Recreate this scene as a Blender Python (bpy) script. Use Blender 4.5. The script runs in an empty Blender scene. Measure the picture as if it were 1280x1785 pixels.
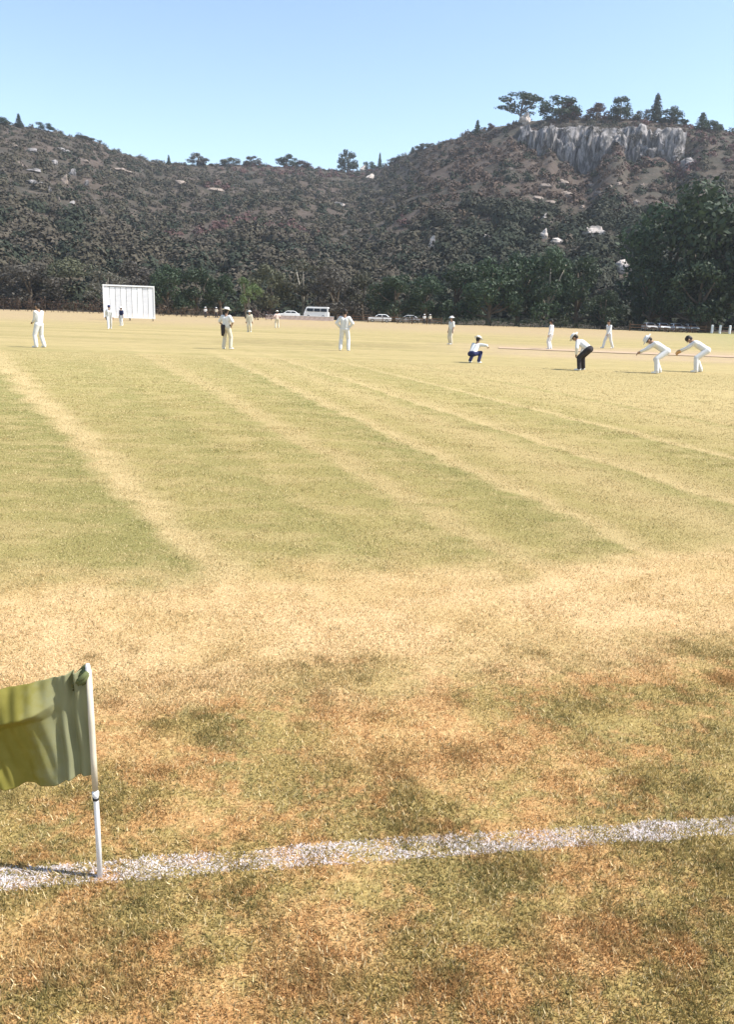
import bpy, bmesh, math, random
import numpy as np
from mathutils import Vector, Matrix, Euler, noise as mnoise

# ------------------------------------------------------------------ camera, sky, sun, exposure
W0, H0, FPX, EYE = 1280.0, 1785.0, 1400.0, 1.65
PITCH = math.atan((892.5 - 550.0) / FPX)
ROLL = math.atan(0.0325)
SUN_AZ = math.radians(96.0)      # clockwise from the view direction (+Y) towards +X
SUN_EL = math.radians(52.0)

sc = bpy.context.scene
col = sc.collection
cam_d = bpy.data.cameras.new('camera')
cam = bpy.data.objects.new('camera', cam_d); col.objects.link(cam)
cam_d.sensor_fit = 'VERTICAL'; cam_d.sensor_height = 24.0
cam_d.lens = FPX / H0 * 24.0
cam_d.clip_start = 0.05; cam_d.clip_end = 20000.0
cam.location = (0, 0, EYE)
cam.matrix_world = Matrix.Translation((0, 0, EYE)) @ Matrix.Rotation(math.pi/2 - PITCH, 4, 'X') @ Matrix.Rotation(ROLL, 4, 'Z')
sc.camera = cam

w = bpy.data.worlds.new('World'); sc.world = w; w.use_nodes = True
wn = w.node_tree
sky = wn.nodes.new('ShaderNodeTexSky'); sky.sky_type = 'NISHITA'; sky.sun_disc = False
sky.sun_elevation = SUN_EL; sky.sun_rotation = SUN_AZ
sky.air_density = 1.0; sky.dust_density = 0.5; sky.ozone_density = 0.6; sky.altitude = 100
bg = wn.nodes['Background']; wn.links.new(sky.outputs[0], bg.inputs[0]); bg.inputs[1].default_value = 0.142

sun_d = bpy.data.lights.new('sun', 'SUN'); sun_d.energy = 4.8; sun_d.angle = math.radians(0.53)
sun_d.color = (1.0, 0.955, 0.88)
sun = bpy.data.objects.new('sun', sun_d); col.objects.link(sun)
sdir = Vector((math.sin(SUN_AZ)*math.cos(SUN_EL), math.cos(SUN_AZ)*math.cos(SUN_EL), math.sin(SUN_EL)))
sun.rotation_euler = sdir.to_track_quat('Z', 'Y').to_euler()
sc.view_settings.view_transform = 'Standard'; sc.view_settings.look = 'None'
sc.view_settings.exposure = 0.82; sc.view_settings.gamma = 1.0

random.seed(4); rng = np.random.default_rng(7)

# ------------------------------------------------------------------ pixel -> direction, ground
def ray(x, y):
    u, v = x - 640.0, 892.5 - y
    a = u*math.cos(ROLL) - v*math.sin(ROLL); b = u*math.sin(ROLL) + v*math.cos(ROLL)
    return np.array([a, FPX*math.cos(PITCH) + b*math.sin(PITCH), -FPX*math.sin(PITCH) + b*math.cos(PITCH)])
def sstep(a, b, x):
    t = np.clip((x - a)/(b - a), 0, 1); return t*t*(3 - 2*t)
def gz(x, y):                                    # the far side of the ground rises by half a metre
    d = np.hypot(x, y); return 0.6*sstep(95, 175, d)*np.where(np.asarray(y) > 0, 1, 0)
def ground_at(px, py):
    r = ray(px, py); t = EYE/-r[2] if r[2] < 0 else 1e9
    for _ in range(30):
        d = math.hypot(r[0]*t, r[1]*t)
        t = (EYE - float(gz(r[0]*t, r[1]*t)))/-r[2]
        if d > 400: break
    return r[0]*t, r[1]*t
def at_depth(px, py, Y):                         # the point of that pixel's direction at depth Y
    r = ray(px, py); t = Y/r[1]
    return r[0]*t, Y, EYE + r[2]*t

# ------------------------------------------------------------------ numpy noise
_P = rng.random((512, 512)).astype(np.float64)
def vnoise(x, y):
    xi = np.floor(x).astype(int); yi = np.floor(y).astype(int); fx = x - xi; fy = y - yi
    fx = fx*fx*(3 - 2*fx); fy = fy*fy*(3 - 2*fy)
    g = lambda i, j: _P[i % 512, j % 512]
    return (g(xi, yi)*(1-fx) + g(xi+1, yi)*fx)*(1-fy) + (g(xi, yi+1)*(1-fx) + g(xi+1, yi+1)*fx)*fy
def fbm(x, y, o=4):
    s = 0; a = 0.5; n = 0
    for k in range(o):
        s = s + a*vnoise(x*2**k + 17.3*k, y*2**k + 5.1*k); n += a; a *= 0.5
    return s/n*2 - 1

# ------------------------------------------------------------------ mesh / object helpers
def np_mesh(name, v, f, cols=None, smooth=False, attrs=None):
    v = np.ascontiguousarray(v, dtype=np.float32); f = np.ascontiguousarray(f, dtype=np.int32)
    m = bpy.data.meshes.new(name); n, k = f.shape
    m.vertices.add(len(v)); m.vertices.foreach_set('co', v.ravel())
    m.loops.add(n*k); m.loops.foreach_set('vertex_index', f.ravel())
    m.polygons.add(n); m.polygons.foreach_set('loop_start', np.arange(0, n*k, k, dtype=np.int32))
    try: m.polygons.foreach_set('loop_total', np.full(n, k, dtype=np.int32))
    except Exception: pass
    if smooth: m.polygons.foreach_set('use_smooth', np.ones(n, dtype=bool))
    m.update(calc_edges=True)
    if cols is not None:
        a = m.attributes.new('col', 'FLOAT_COLOR', 'POINT')
        c = np.ones((len(v), 4), dtype=np.float32); c[:, :3] = cols
        a.data.foreach_set('color', c.ravel())
    for kx, val in (attrs or {}).items():
        a = m.attributes.new(kx, 'FLOAT', 'POINT'); a.data.foreach_set('value', np.asarray(val, dtype=np.float32))
    return m
def obj(name, mesh, mat=None, parent=None, loc=None, rot=None, scale=None):
    o = bpy.data.objects.new(name, mesh); col.objects.link(o)
    if mat is not None and mesh is not None and len(mesh.materials) == 0: mesh.materials.append(mat)
    if parent: o.parent = parent
    if loc is not None: o.location = loc
    if rot is not None: o.rotation_euler = rot
    if scale is not None: o.scale = scale
    return o
def tag(o, label, cat=None, group=None, kind=None):
    o['label'] = label
    if cat: o['category'] = cat
    if group: o['group'] = group
    if kind: o['kind'] = kind
    return o
def empty(name, loc=(0, 0, 0), rz=0, scale=None):
    o = bpy.data.objects.new(name, None); col.objects.link(o)
    o.location = loc; o.rotation_euler = (0, 0, rz); o.empty_display_size = 0.2
    if scale is not None: o.scale = scale
    return o
def bm_mesh(name, bm, smooth=False):
    m = bpy.data.meshes.new(name); bm.normal_update(); bm.to_mesh(m); bm.free()
    if smooth: m.polygons.foreach_set('use_smooth', [True]*len(m.polygons))
    return m
def box(bm, c, s, rot=None, bev=0.0):
    M = Matrix.Translation(c) @ (rot.to_4x4() if rot is not None else Matrix()) @ Matrix.Diagonal((s[0], s[1], s[2], 1))
    r = bmesh.ops.create_cube(bm, size=1.0, matrix=M)
    if bev > 0:
        es = list({e for v in r['verts'] for e in v.link_edges})
        bmesh.ops.bevel(bm, geom=es, offset=bev, segments=2, affect='EDGES', profile=0.5)
def tube(bm, pts, rad, seg=8, caps=True):
    rings = []; n = len(pts); pts = [Vector(p) for p in pts]
    up = Vector((0.31, 0.87, 0.2)).normalized()
    for i, p in enumerate(pts):
        t = (pts[min(i+1, n-1)] - pts[max(i-1, 0)]).normalized()
        a = t.cross(up)
        if a.length < 1e-3: a = t.cross(Vector((1, 0, 0)))
        a.normalize(); b = t.cross(a)
        r = rad[i] if hasattr(rad, '__len__') else rad
        rings.append([bm.verts.new(p + (a*math.cos(2*math.pi*k/seg) + b*math.sin(2*math.pi*k/seg))*r) for k in range(seg)])
    for i in range(n-1):
        for k in range(seg):
            bm.faces.new((rings[i][k], rings[i][(k+1) % seg], rings[i+1][(k+1) % seg], rings[i+1][k]))
    if caps:
        bm.faces.new(rings[0][::-1]); bm.faces.new(rings[-1])

# ------------------------------------------------------------------ materials
def mat(name):
    m = bpy.data.materials.new(name); m.use_nodes = True
    return m, m.node_tree, m.node_tree.nodes['Principled BSDF']
class N:                                          # small node-writing helper
    def __init__(s, nt): s.nt = nt
    def new(s, t, **k):
        n = s.nt.nodes.new(t)
        for a, b in k.items(): setattr(n, a, b)
        return n
    def put(s, sock, v):
        if hasattr(v, 'is_output') or isinstance(v, bpy.types.NodeSocket): s.nt.links.new(v, sock)
        else: sock.default_value = v
    def m(s, op, a, b=0.0, c=0.0):
        n = s.new('ShaderNodeMath', operation=op)
        s.put(n.inputs[0], a); s.put(n.inputs[1], b); s.put(n.inputs[2], c); return n.outputs[0]
    def rng(s, v, a, b, c=0.0, d=1.0, smooth=True):
        n = s.new('ShaderNodeMapRange', interpolation_type='SMOOTHSTEP' if smooth else 'LINEAR')
        s.put(n.inputs['Value'], v); s.put(n.inputs['From Min'], a); s.put(n.inputs['From Max'], b)
        s.put(n.inputs['To Min'], c); s.put(n.inputs['To Max'], d); return n.outputs[0]
    def mix(s, f, a, b, blend='MIX'):
        n = s.new('ShaderNodeMix', data_type='RGBA', blend_type=blend)
        s.put(n.inputs[0], f)
        for sk, v in ((n.inputs[6], a), (n.inputs[7], b)):
            if isinstance(v, tuple): sk.default_value = (v[0], v[1], v[2], 1)
            else: s.put(sk, v)
        return n.outputs[2]
    def noise(s, vec, scale, detail=3.0, rough=0.55, out=0):
        n = s.new('ShaderNodeTexNoise'); s.nt.links.new(vec, n.inputs['Vector'])
        n.inputs['Scale'].default_value = scale; n.inputs['Detail'].default_value = detail; n.inputs['Roughness'].default_value = rough
        return n.outputs[out]
    def ramp(s, v, stops, interp='LINEAR'):
        n = s.new('ShaderNodeValToRGB'); s.put(n.inputs[0], v); cr = n.color_ramp; cr.interpolation = interp
        while len(cr.elements) < len(stops): cr.elements.new(1.0)
        for e, (p, c) in zip(cr.elements, stops):
            e.position = p; e.color = (c[0], c[1], c[2], 1)
        return n.outputs[0]
    def scaled(s, vec, sx, sy, sz=1.0):
        n = s.new('ShaderNodeMapping'); s.nt.links.new(vec, n.inputs[0]); n.inputs['Scale'].default_value = (sx, sy, sz); return n.outputs[0]

STRAW = (0.43, 0.335, 0.155); STRAWP = (0.52, 0.40, 0.20); MIDG = (0.345, 0.285, 0.112); GRN = (0.295, 0.258, 0.096); GRND = (0.262, 0.238, 0.086)
ORANGE = [ground_at(730, 1290) + (0.62,), ground_at(560, 1655) + (0.30,), ground_at(230, 1300) + (0.32,), ground_at(60, 1640) + (0.25,), ground_at(1010, 1650) + (0.2,)]
def turf(n):
    """mown dry turf: straw and olive stripes far out, a parched strip, scorched patchy grass by the line"""
    pos = n.new('ShaderNodeNewGeometry').outputs['Position']
    sp = n.new('ShaderNodeSeparateXYZ'); n.nt.links.new(pos, sp.inputs[0]); X, Y = sp.outputs[0], sp.outputs[1]
    wob = n.m('MULTIPLY', n.m('SUBTRACT', n.noise(pos, 0.9, 5, 0.7), 0.5), 0.62)
    t = n.m('MAXIMUM', n.m('SUBTRACT', Y, 5.0), -3.0)
    A = n.m('DIVIDE', n.m('MULTIPLY_ADD', t, 0.463, X), n.m('MULTIPLY_ADD', t, 0.065, 1.0))
    B = n.m('MULTIPLY_ADD', t, 0.31, X)
    cnd = n.m('LESS_THAN', B, 2.35)
    x0 = n.m('ADD', n.m('ADD', n.m('MULTIPLY', A, cnd), n.m('MULTIPLY', B, n.m('SUBTRACT', 1.0, cnd))), wob)
    st = [(-8, MIDG), (-5.2, GRN), (-4.4, MIDG), (-3.4, GRN), (-2.9, STRAW), (-2.6, MIDG), (-1.7, GRN), (-1.18, GRND), (-1.06, STRAWP), (-0.9, STRAWP), (-0.72, MIDG), (0.2, GRN), (0.55, MIDG), (1.1, GRN), (1.2, STRAW), (1.36, STRAW),
          (1.5, MIDG), (2.22, GRND), (2.34, STRAWP), (2.46, STRAW), (2.7, MIDG), (3.6, STRAW), (4.22, GRN), (4.32, STRAWP), (4.5, STRAW), (5.2, MIDG), (6.3, GRN), (6.4, STRAWP), (6.7, MIDG), (8.6, STRAW), (8.9, GRN), (9.0, STRAW)]
    stripes = n.ramp(n.rng(x0, -8, 14, smooth=False), [((a + 8)/22.0, c) for a, c in st])
    # far field: faint long streaks of straw
    stv = n.scaled(pos, 0.16, 1.0)
    far = n.mix(n.rng(n.noise(stv, 0.30, 5, 0.65), 0.36, 0.64), (0.385, 0.30, 0.145), (0.275, 0.228, 0.098))
    far = n.mix(n.m('MULTIPLY', n.rng(n.noise(n.scaled(pos, 0.10, 1.0), 1.1, 4, 0.7), 0.5, 0.66), 0.45), far, (0.22, 0.19, 0.078))
    wx = n.m('MULTIPLY', n.rng(X, 2.0, 9.0), n.m('MULTIPLY', n.rng(Y, 36, 41), n.rng(Y, 62, 52)))
    far = n.mix(n.m('MULTIPLY', wx, 0.75), far, (0.39, 0.285, 0.185))
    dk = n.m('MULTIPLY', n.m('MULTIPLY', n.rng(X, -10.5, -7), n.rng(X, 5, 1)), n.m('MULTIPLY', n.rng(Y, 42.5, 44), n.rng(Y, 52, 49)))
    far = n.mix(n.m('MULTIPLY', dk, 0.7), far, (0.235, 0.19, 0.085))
    dist = n.m('SQRT', n.m('ADD', n.m('MULTIPLY', X, X), n.m('MULTIPLY', Y, Y)))
    far = n.mix(n.rng(dist, 75, 120), far, (0.345, 0.255, 0.148))
    far = n.mix(n.m('MULTIPLY', n.rng(n.m('SUBTRACT', X, n.m('MULTIPLY', Y, 0.28)), 2, 22), n.rng(Y, 45, 75)), far, (0.27, 0.255, 0.11))
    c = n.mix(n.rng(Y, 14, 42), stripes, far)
    c = n.mix(n.m('MULTIPLY', n.rng(n.noise(n.scaled(pos, 0.6, 1.0), 2.3, 6, 0.7), 0.44, 0.62), 0.6), c, STRAW)
    c = n.mix(n.m('MULTIPLY', n.rng(n.noise(n.scaled(pos, 0.35, 1.0), 1.1, 6, 0.7), 0.56, 0.70), 0.5), c, GRND)
    # parched strip and scorched patches
    v = n.m('SUBTRACT', n.m('MULTIPLY_ADD', X, -0.25, Y), n.m('MULTIPLY', n.m('SUBTRACT', n.noise(pos, 1.3, 4), 0.5), 1.6))
    p1 = n.noise(n.scaled(pos, 0.8, 1.0), 1.35, 4, 0.62); p2 = n.noise(pos, 4.6, 4, 0.6)
    orange = n.mix(n.rng(p2, 0.35, 0.65), (0.47, 0.275, 0.115), (0.56, 0.37, 0.165))
    olive = n.mix(n.rng(p2, 0.35, 0.65), (0.27, 0.222, 0.085), (0.40, 0.30, 0.115))
    p3 = n.noise(pos, 17.0, 3, 0.6)
    near = n.mix(n.rng(n.m('ADD', n.m('MULTIPLY_ADD', p2, 0.6, p1), n.m('MULTIPLY', p3, 0.55)), 0.935, 1.15), orange, olive)
    for ox_, oy_, orr in ORANGE:                       # scorched patches
        dd = n.m('SQRT', n.m('ADD', n.m('POWER', n.m('SUBTRACT', X, ox_), 2.0), n.m('MULTIPLY', n.m('POWER', n.m('SUBTRACT', Y, oy_), 2.0), 1.6)))
        near = n.mix(n.m('MULTIPLY', n.rng(n.m('ADD', dd, n.m('MULTIPLY', n.m('SUBTRACT', p2, 0.5), orr*1.2)), orr, orr*0.35), 0.75), near, n.mix(n.rng(p3, 0.35, 0.65), (0.50, 0.29, 0.125), (0.60, 0.40, 0.185)))
    parched = n.mix(n.rng(p1, 0.4, 0.6), (0.62, 0.445, 0.235), (0.54, 0.385, 0.185))
    near = n.mix(n.rng(v, 3.0, 4.0), near, parched)
    c = n.mix(n.rng(v, 4.65, 5.5), near, c)
    fine = n.noise(pos, 60, 3, 0.7)
    return n.mix(1.0, c, n.mix(n.rng(fine, 0.3, 0.7), (0.85, 0.85, 0.85), (1.12, 1.12, 1.12)), 'MULTIPLY'), pos

M = {}
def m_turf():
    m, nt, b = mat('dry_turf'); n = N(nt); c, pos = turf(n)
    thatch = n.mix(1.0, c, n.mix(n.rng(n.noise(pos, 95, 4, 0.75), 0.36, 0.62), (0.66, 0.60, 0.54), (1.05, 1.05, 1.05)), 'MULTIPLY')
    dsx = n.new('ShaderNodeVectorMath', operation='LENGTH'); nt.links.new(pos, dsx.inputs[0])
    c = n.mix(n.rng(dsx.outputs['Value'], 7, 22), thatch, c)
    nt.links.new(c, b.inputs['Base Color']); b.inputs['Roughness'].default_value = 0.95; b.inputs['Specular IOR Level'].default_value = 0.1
    bp = n.new('ShaderNodeBump'); bp.inputs['Strength'].default_value = 0.55; bp.inputs['Distance'].default_value = 0.03
    nt.links.new(n.noise(pos, 35, 5, 0.7), bp.inputs['Height']); nt.links.new(bp.outputs[0], b.inputs['Normal'])
    return m
def m_blade(white=False):
    m, nt, b = mat('painted_grass' if white else 'grass_blade'); n = N(nt)
    at = n.new('ShaderNodeAttribute', attribute_name='rnd').outputs['Fac']
    if white:
        c = n.ramp(at, [(0, (0.26, 0.19, 0.11)), (0.10, (0.45, 0.37, 0.31)), (0.22, (0.72, 0.65, 0.63)), (0.85, (0.80, 0.74, 0.73)), (1, (0.90, 0.86, 0.84))])
    else:
        c, pos = turf(n)
        c = n.mix(1.0, c, n.ramp(at, [(0, (0.5, 0.54, 0.5)), (0.3, (0.82, 0.84, 0.8)), (0.75, (1.12, 1.1, 1.07)), (1, (1.45, 1.45, 1.5))]), 'MULTIPLY')
        c = n.mix(n.rng(at, 0.84, 0.87), c, (0.84, 0.67, 0.38))
        c = n.mix(n.rng(at, 0.50, 0.505, 0, 0.6), c, n.mix(n.rng(at, 0.56, 0.565), (0.50, 0.27, 0.11), c))
        c = n.mix(n.rng(at, 0.11, 0.09, 0, 0.8), c, (0.085, 0.10, 0.035))
    nt.links.new(c, b.inputs['Base Color']); b.inputs['Roughness'].default_value = 0.75; b.inputs['Specular IOR Level'].default_value = 0.2
    tr = n.new('ShaderNodeBsdfTranslucent'); nt.links.new(c, tr.inputs[0])
    mx = n.new('ShaderNodeMixShader'); mx.inputs[0].default_value = 0.35
    nt.links.new(b.outputs[0], mx.inputs[1]); nt.links.new(tr.outputs[0], mx.inputs[2])
    nt.links.new(mx.outputs[0], nt.nodes['Material Output'].inputs[0])
    return m
def m_plain(name, c, rough=0.6, var=0.12, scale=8.0, spec=0.3, metallic=0.0):
    m, nt, b = mat(name); n = N(nt)
    tc = n.new('ShaderNodeTexCoord').outputs['Object']
    f = n.rng(n.noise(tc, scale, 4), 0.3, 0.7)
    cc = n.mix(f, tuple(max(0, x*(1-var)) for x in c), tuple(min(1, x*(1+var)) for x in c))
    nt.links.new(cc, b.inputs['Base Color']); b.inputs['Roughness'].default_value = rough
    b.inputs['Specular IOR Level'].default_value = spec; b.inputs['Metallic'].default_value = metallic
    return m
def m_leaf(name, dark, light, trans=0.25):
    m, nt, b = mat(name); n = N(nt)
    at = n.new('ShaderNodeAttribute', attribute_name='rnd').outputs['Fac']
    oi = n.new('ShaderNodeObjectInfo').outputs['Random']
    c = n.mix(at, dark, light)
    h = n.new('ShaderNodeHueSaturation'); nt.links.new(c, h.inputs['Color'])
    nt.links.new(n.rng(oi, 0, 1, 0.485, 0.515, False), h.inputs['Hue']); nt.links.new(n.rng(oi, 0, 1, 0.75, 1.25, False), h.inputs['Value'])
    nt.links.new(h.outputs[0], b.inputs['Base Color']); b.inputs['Roughness'].default_value = 0.6; b.inputs['Specular IOR Level'].default_value = 0.25
    tr = n.new('ShaderNodeBsdfTranslucent'); nt.links.new(h.outputs[0], tr.inputs[0])
    mx = n.new('ShaderNodeMixShader'); mx.inputs[0].default_value = trans
    nt.links.new(b.outputs[0], mx.inputs[1]); nt.links.new(tr.outputs[0], mx.inputs[2])
    nt.links.new(mx.outputs[0], nt.nodes['Material Output'].inputs[0])
    return m
def m_attr(name):
    m, nt, b = mat(name); n = N(nt)
    c = n.new('ShaderNodeAttribute', attribute_name='col').outputs['Color']
    nt.links.new(c, b.inputs['Base Color']); b.inputs['Roughness'].default_value = 0.8; b.inputs['Specular IOR Level'].default_value = 0.1
    return m
def m_rock(name, c1, c2, streak=False):
    m, nt, b = mat(name); n = N(nt)
    pos = n.new('ShaderNodeNewGeometry').outputs['Position']
    v = n.scaled(pos, 1, 1, 0.25) if streak else pos
    f = n.noise(v, 0.55, 6, 0.65); g = n.noise(pos, 1.9, 5, 0.7)
    c = n.mix(n.rng(f, 0.40, 0.60) if streak else n.rng(f, 0.36, 0.62), c1, c2)
    c = n.mix(n.rng(g, 0.56, 0.7, 0, 0.6), c, (0.10, 0.085, 0.075))
    nt.links.new(c, b.inputs['Base Color']); b.inputs['Roughness'].default_value = 0.9
    bp = n.new('ShaderNodeBump'); bp.inputs['Strength'].default_value = 0.8; bp.inputs['Distance'].default_value = 0.4
    nt.links.new(g, bp.inputs['Height']); nt.links.new(bp.outputs[0], b.inputs['Normal'])
    return m
def m_hill():
    m, nt, b = mat('hill_soil'); n = N(nt)
    pos = n.new('ShaderNodeNewGeometry').outputs['Position']
    a = n.noise(pos, 0.02, 5, 0.6); g = n.noise(pos, 0.16, 5, 0.65)
    c = n.mix(n.rng(a, 0.4, 0.62), (0.058, 0.051, 0.039), (0.078, 0.060, 0.048))
    c = n.mix(n.rng(g, 0.52, 0.68, 0, 0.8), c, (0.12, 0.093, 0.077))
    nt.links.new(c, b.inputs['Base Color']); b.inputs['Roughness'].default_value = 0.95; b.inputs['Specular IOR Level'].default_value = 0.1
    bp = n.new('ShaderNodeBump'); bp.inputs['Strength'].default_value = 1.0; bp.inputs['Distance'].default_value = 1.2
    nt.links.new(g, bp.inputs['Height']); nt.links.new(bp.outputs[0], b.inputs['Normal'])
    return m
def m_flag():
    m, nt, b = mat('flag_cloth'); n = N(nt)
    tc = n.new('ShaderNodeTexCoord').outputs['Object']
    wv = n.noise(tc, 30, 4); fine = n.noise(n.scaled(tc, 1, 1, 1), 600, 2)
    c = n.mix(n.rng(wv, 0.3, 0.7), (0.26, 0.24, 0.055), (0.32, 0.29, 0.075))
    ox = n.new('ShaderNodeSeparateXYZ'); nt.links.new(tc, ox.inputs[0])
    hoist_sheen = n.rng(n.m('MULTIPLY_ADD', n.m('SUBTRACT', wv, 0.5), 0.12, ox.outputs[0]), -0.19, -0.07)     # pale sheen of the cloth painted into its colour towards the hoist
    c = n.mix(hoist_sheen, c, (0.33, 0.335, 0.20))
    nt.links.new(c, b.inputs['Base Color']); b.inputs['Roughness'].default_value = 0.8; b.inputs['Specular IOR Level'].default_value = 0.15
    bp = n.new('ShaderNodeBump'); bp.inputs['Strength'].default_value = 0.15; bp.inputs['Distance'].default_value = 0.001
    nt.links.new(fine, bp.inputs['Height']); nt.links.new(bp.outputs[0], b.inputs['Normal'])
    tr = n.new('ShaderNodeBsdfTranslucent'); nt.links.new(n.mix(hoist_sheen, (0.56, 0.47, 0.07), (0.50, 0.49, 0.27)), tr.inputs[0])
    mx = n.new('ShaderNodeMixShader'); mx.inputs[0].default_value = 0.4
    nt.links.new(b.outputs[0], mx.inputs[1]); nt.links.new(tr.outputs[0], mx.inputs[2])
    nt.links.new(mx.outputs[0], nt.nodes['Material Output'].inputs[0])
    return m
M['turf'] = m_turf(); M['blade'] = m_blade(); M['painted'] = m_blade(True)
M['earth'] = m_plain('dry_earth', (0.30, 0.235, 0.13), 0.95, 0.2, 0.4, 0.1)
M['pitch'] = m_plain('bare_pitch', (0.41, 0.30, 0.198), 0.95, 0.1, 1.5, 0.1)
M['hill'] = m_hill(); M['scrub'] = m_attr('scrub_leaf')
M['rock'] = m_rock('pale_rock', (0.62, 0.54, 0.48), (0.40, 0.345, 0.30))
M['ledge'] = m_rock('tan_rock', (0.33, 0.26, 0.21), (0.17, 0.135, 0.11))
M['cliff'] = m_rock('cliff_rock', (0.065, 0.062, 0.060), (0.30, 0.275, 0.265), True)
M['bark'] = m_plain('bark', (0.12, 0.095, 0.07), 0.9, 0.3, 3, 0.1)
M['pale_bark'] = m_plain('pale_bark', (0.30, 0.27, 0.22), 0.9, 0.3, 3, 0.1)
M['leaf_dark'] = m_leaf('leaf_dark', (0.018, 0.032, 0.016), (0.05, 0.075, 0.036))
M['leaf_olive'] = m_leaf('leaf_olive', (0.05, 0.055, 0.03), (0.115, 0.11, 0.065))
M['leaf_grey'] = m_leaf('leaf_grey', (0.06, 0.057, 0.042), (0.125, 0.11, 0.085))
M['leaf_fresh'] = m_leaf('leaf_fresh', (0.045, 0.075, 0.025), (0.12, 0.16, 0.055))
M['leaf_red'] = m_leaf('leaf_red', (0.05, 0.028, 0.024), (0.11, 0.06, 0.05))
M['leaf_brown'] = m_leaf('leaf_brown', (0.05, 0.03, 0.02), (0.13, 0.085, 0.05))
M['white_paint'] = m_plain('white_paint', (0.80, 0.80, 0.80), 0.45, 0.05, 5)
M['white_board'] = m_plain('white_board', (0.86, 0.86, 0.87), 0.6, 0.03, 2)
M['grey_board'] = m_plain('grey_board', (0.70, 0.70, 0.72), 0.6, 0.06, 2)
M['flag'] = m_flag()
M['flag_dark'] = m_plain('flag_hem', (0.10, 0.115, 0.045), 0.85, 0.2, 40)
M['skin'] = m_plain('skin', (0.33, 0.20, 0.135), 0.55, 0.08, 10)
M['white_cloth'] = m_plain('white_cloth', (0.66, 0.65, 0.63), 0.9, 0.06, 9, 0.1)
M['cream_cloth'] = m_plain('cream_cloth', (0.60, 0.54, 0.42), 0.9, 0.06, 9, 0.1)
M['dark_cloth'] = m_plain('dark_cloth', (0.045, 0.04, 0.042), 0.9, 0.2, 9, 0.1)
M['navy_cloth'] = m_plain('navy_cloth', (0.03, 0.035, 0.09), 0.9, 0.2, 9, 0.1)
M['pink_cloth'] = m_plain('pink_cloth', (0.72, 0.55, 0.50), 0.9, 0.08, 9, 0.1)
M['tan_leather'] = m_plain('tan_leather', (0.50, 0.29, 0.13), 0.6, 0.12, 12)
M['hair'] = m_plain('dark_hair', (0.022, 0.017, 0.014), 0.6, 0.3, 30)
M['eye'] = m_plain('eye', (0.03, 0.02, 0.015), 0.2, 0.1, 30)
M['shoe'] = m_plain('shoe', (0.70, 0.69, 0.66), 0.6, 0.1, 20)
M['car_white'] = m_plain('car_paint_white', (0.78, 0.77, 0.75), 0.25, 0.02, 3, 0.5)
M['car_silver'] = m_plain('car_paint_silver', (0.50, 0.49, 0.48), 0.3, 0.03, 3, 0.5)
M['glass'] = m_plain('tinted_glass', (0.03, 0.035, 0.04), 0.08, 0.1, 3, 0.6)
M['rubber'] = m_plain('rubber', (0.03, 0.03, 0.03), 0.8, 0.2, 10)
M['metal'] = m_plain('wheel_metal', (0.45, 0.45, 0.46), 0.35, 0.1, 10, 0.5, 0.8)
M['lamp'] = m_plain('lamp_lens', (0.75, 0.75, 0.72), 0.15, 0.05, 10, 0.6)
M['masonry'] = m_plain('pale_masonry', (0.66, 0.52, 0.45), 0.9, 0.12, 2, 0.1)
M['wood'] = m_plain('brown_wood', (0.13, 0.075, 0.045), 0.8, 0.25, 3, 0.1)

# ------------------------------------------------------------------ ground, field, pitch
def grid_sheet(name, xs, ys, zf, material):
    X, Y = np.meshgrid(xs, ys); Z = zf(X, Y)
    v = np.stack([X.ravel(), Y.ravel(), Z.ravel()], 1); nx, ny = len(xs), len(ys)
    i = np.arange(nx*ny).reshape(ny, nx)
    f = np.stack([i[:-1, :-1].ravel(), i[:-1, 1:].ravel(), i[1:, 1:].ravel(), i[1:, :-1].ravel()], 1)
    return obj(name, np_mesh(name, v, f, smooth=True), material)
s = np.concatenate([[-9000, -3000, -900, -300], np.linspace(-120, 120, 9), [300, 900, 3000, 9000]])
g = grid_sheet('ground', s, s, lambda x, y: 0*x - 0.12, M['earth'])
tag(g, 'dry bare earth stretching away around the cricket field', kind='structure')
xs = np.concatenate([np.linspace(-135, -8, 50), np.linspace(-7, 7, 90), np.linspace(8, 135, 50)])
ys = np.concatenate([np.linspace(-40, 0, 10), np.linspace(0.4, 9, 90), np.linspace(9.4, 60, 60), np.linspace(62, 172, 50)])
def fz(x, y):
    return gz(x, y) + 0.012*fbm(x*0.9, y*0.9, 3)*sstep(30, 12, np.hypot(x, y)) + 0.05*fbm(x*0.05+9, y*0.05, 2)*sstep(20, 60, np.hypot(x, y))
fld = grid_sheet('cricket_field', xs, ys, fz, M['turf'])
tag(fld, 'dry straw coloured cricket field with faint mowing stripes', kind='structure')

# worn strip in the middle of the ground
a, b_ = np.array(ground_at(870, 606)), np.array(ground_at(1400, 626))
dr = (b_ - a)/np.linalg.norm(b_ - a); nr = np.array([-dr[1], dr[0]])
L = np.linalg.norm(b_ - a); v = []; nn = 40
for i in range(nn + 1):
    for sgn in (-1, 0, 1):
        q = a + dr*L*i/nn + nr*sgn*(1.6 + 0.25*fbm(np.array(i*0.7), np.array(sgn*3.0), 2))
        v.append((q[0], q[1], float(fz(q[0], q[1])) + 0.03))
f = [(3*i + k, 3*i + 3 + k, 3*i + 4 + k, 3*i + 1 + k) for i in range(nn) for k in range(2)]
pt = obj('cricket_pitch', np_mesh('cricket_pitch', np.array(v), np.array(f), smooth=True), M['pitch'])
tag(pt, 'bare pinkish clay pitch strip in the middle of the field', kind='structure')

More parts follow.
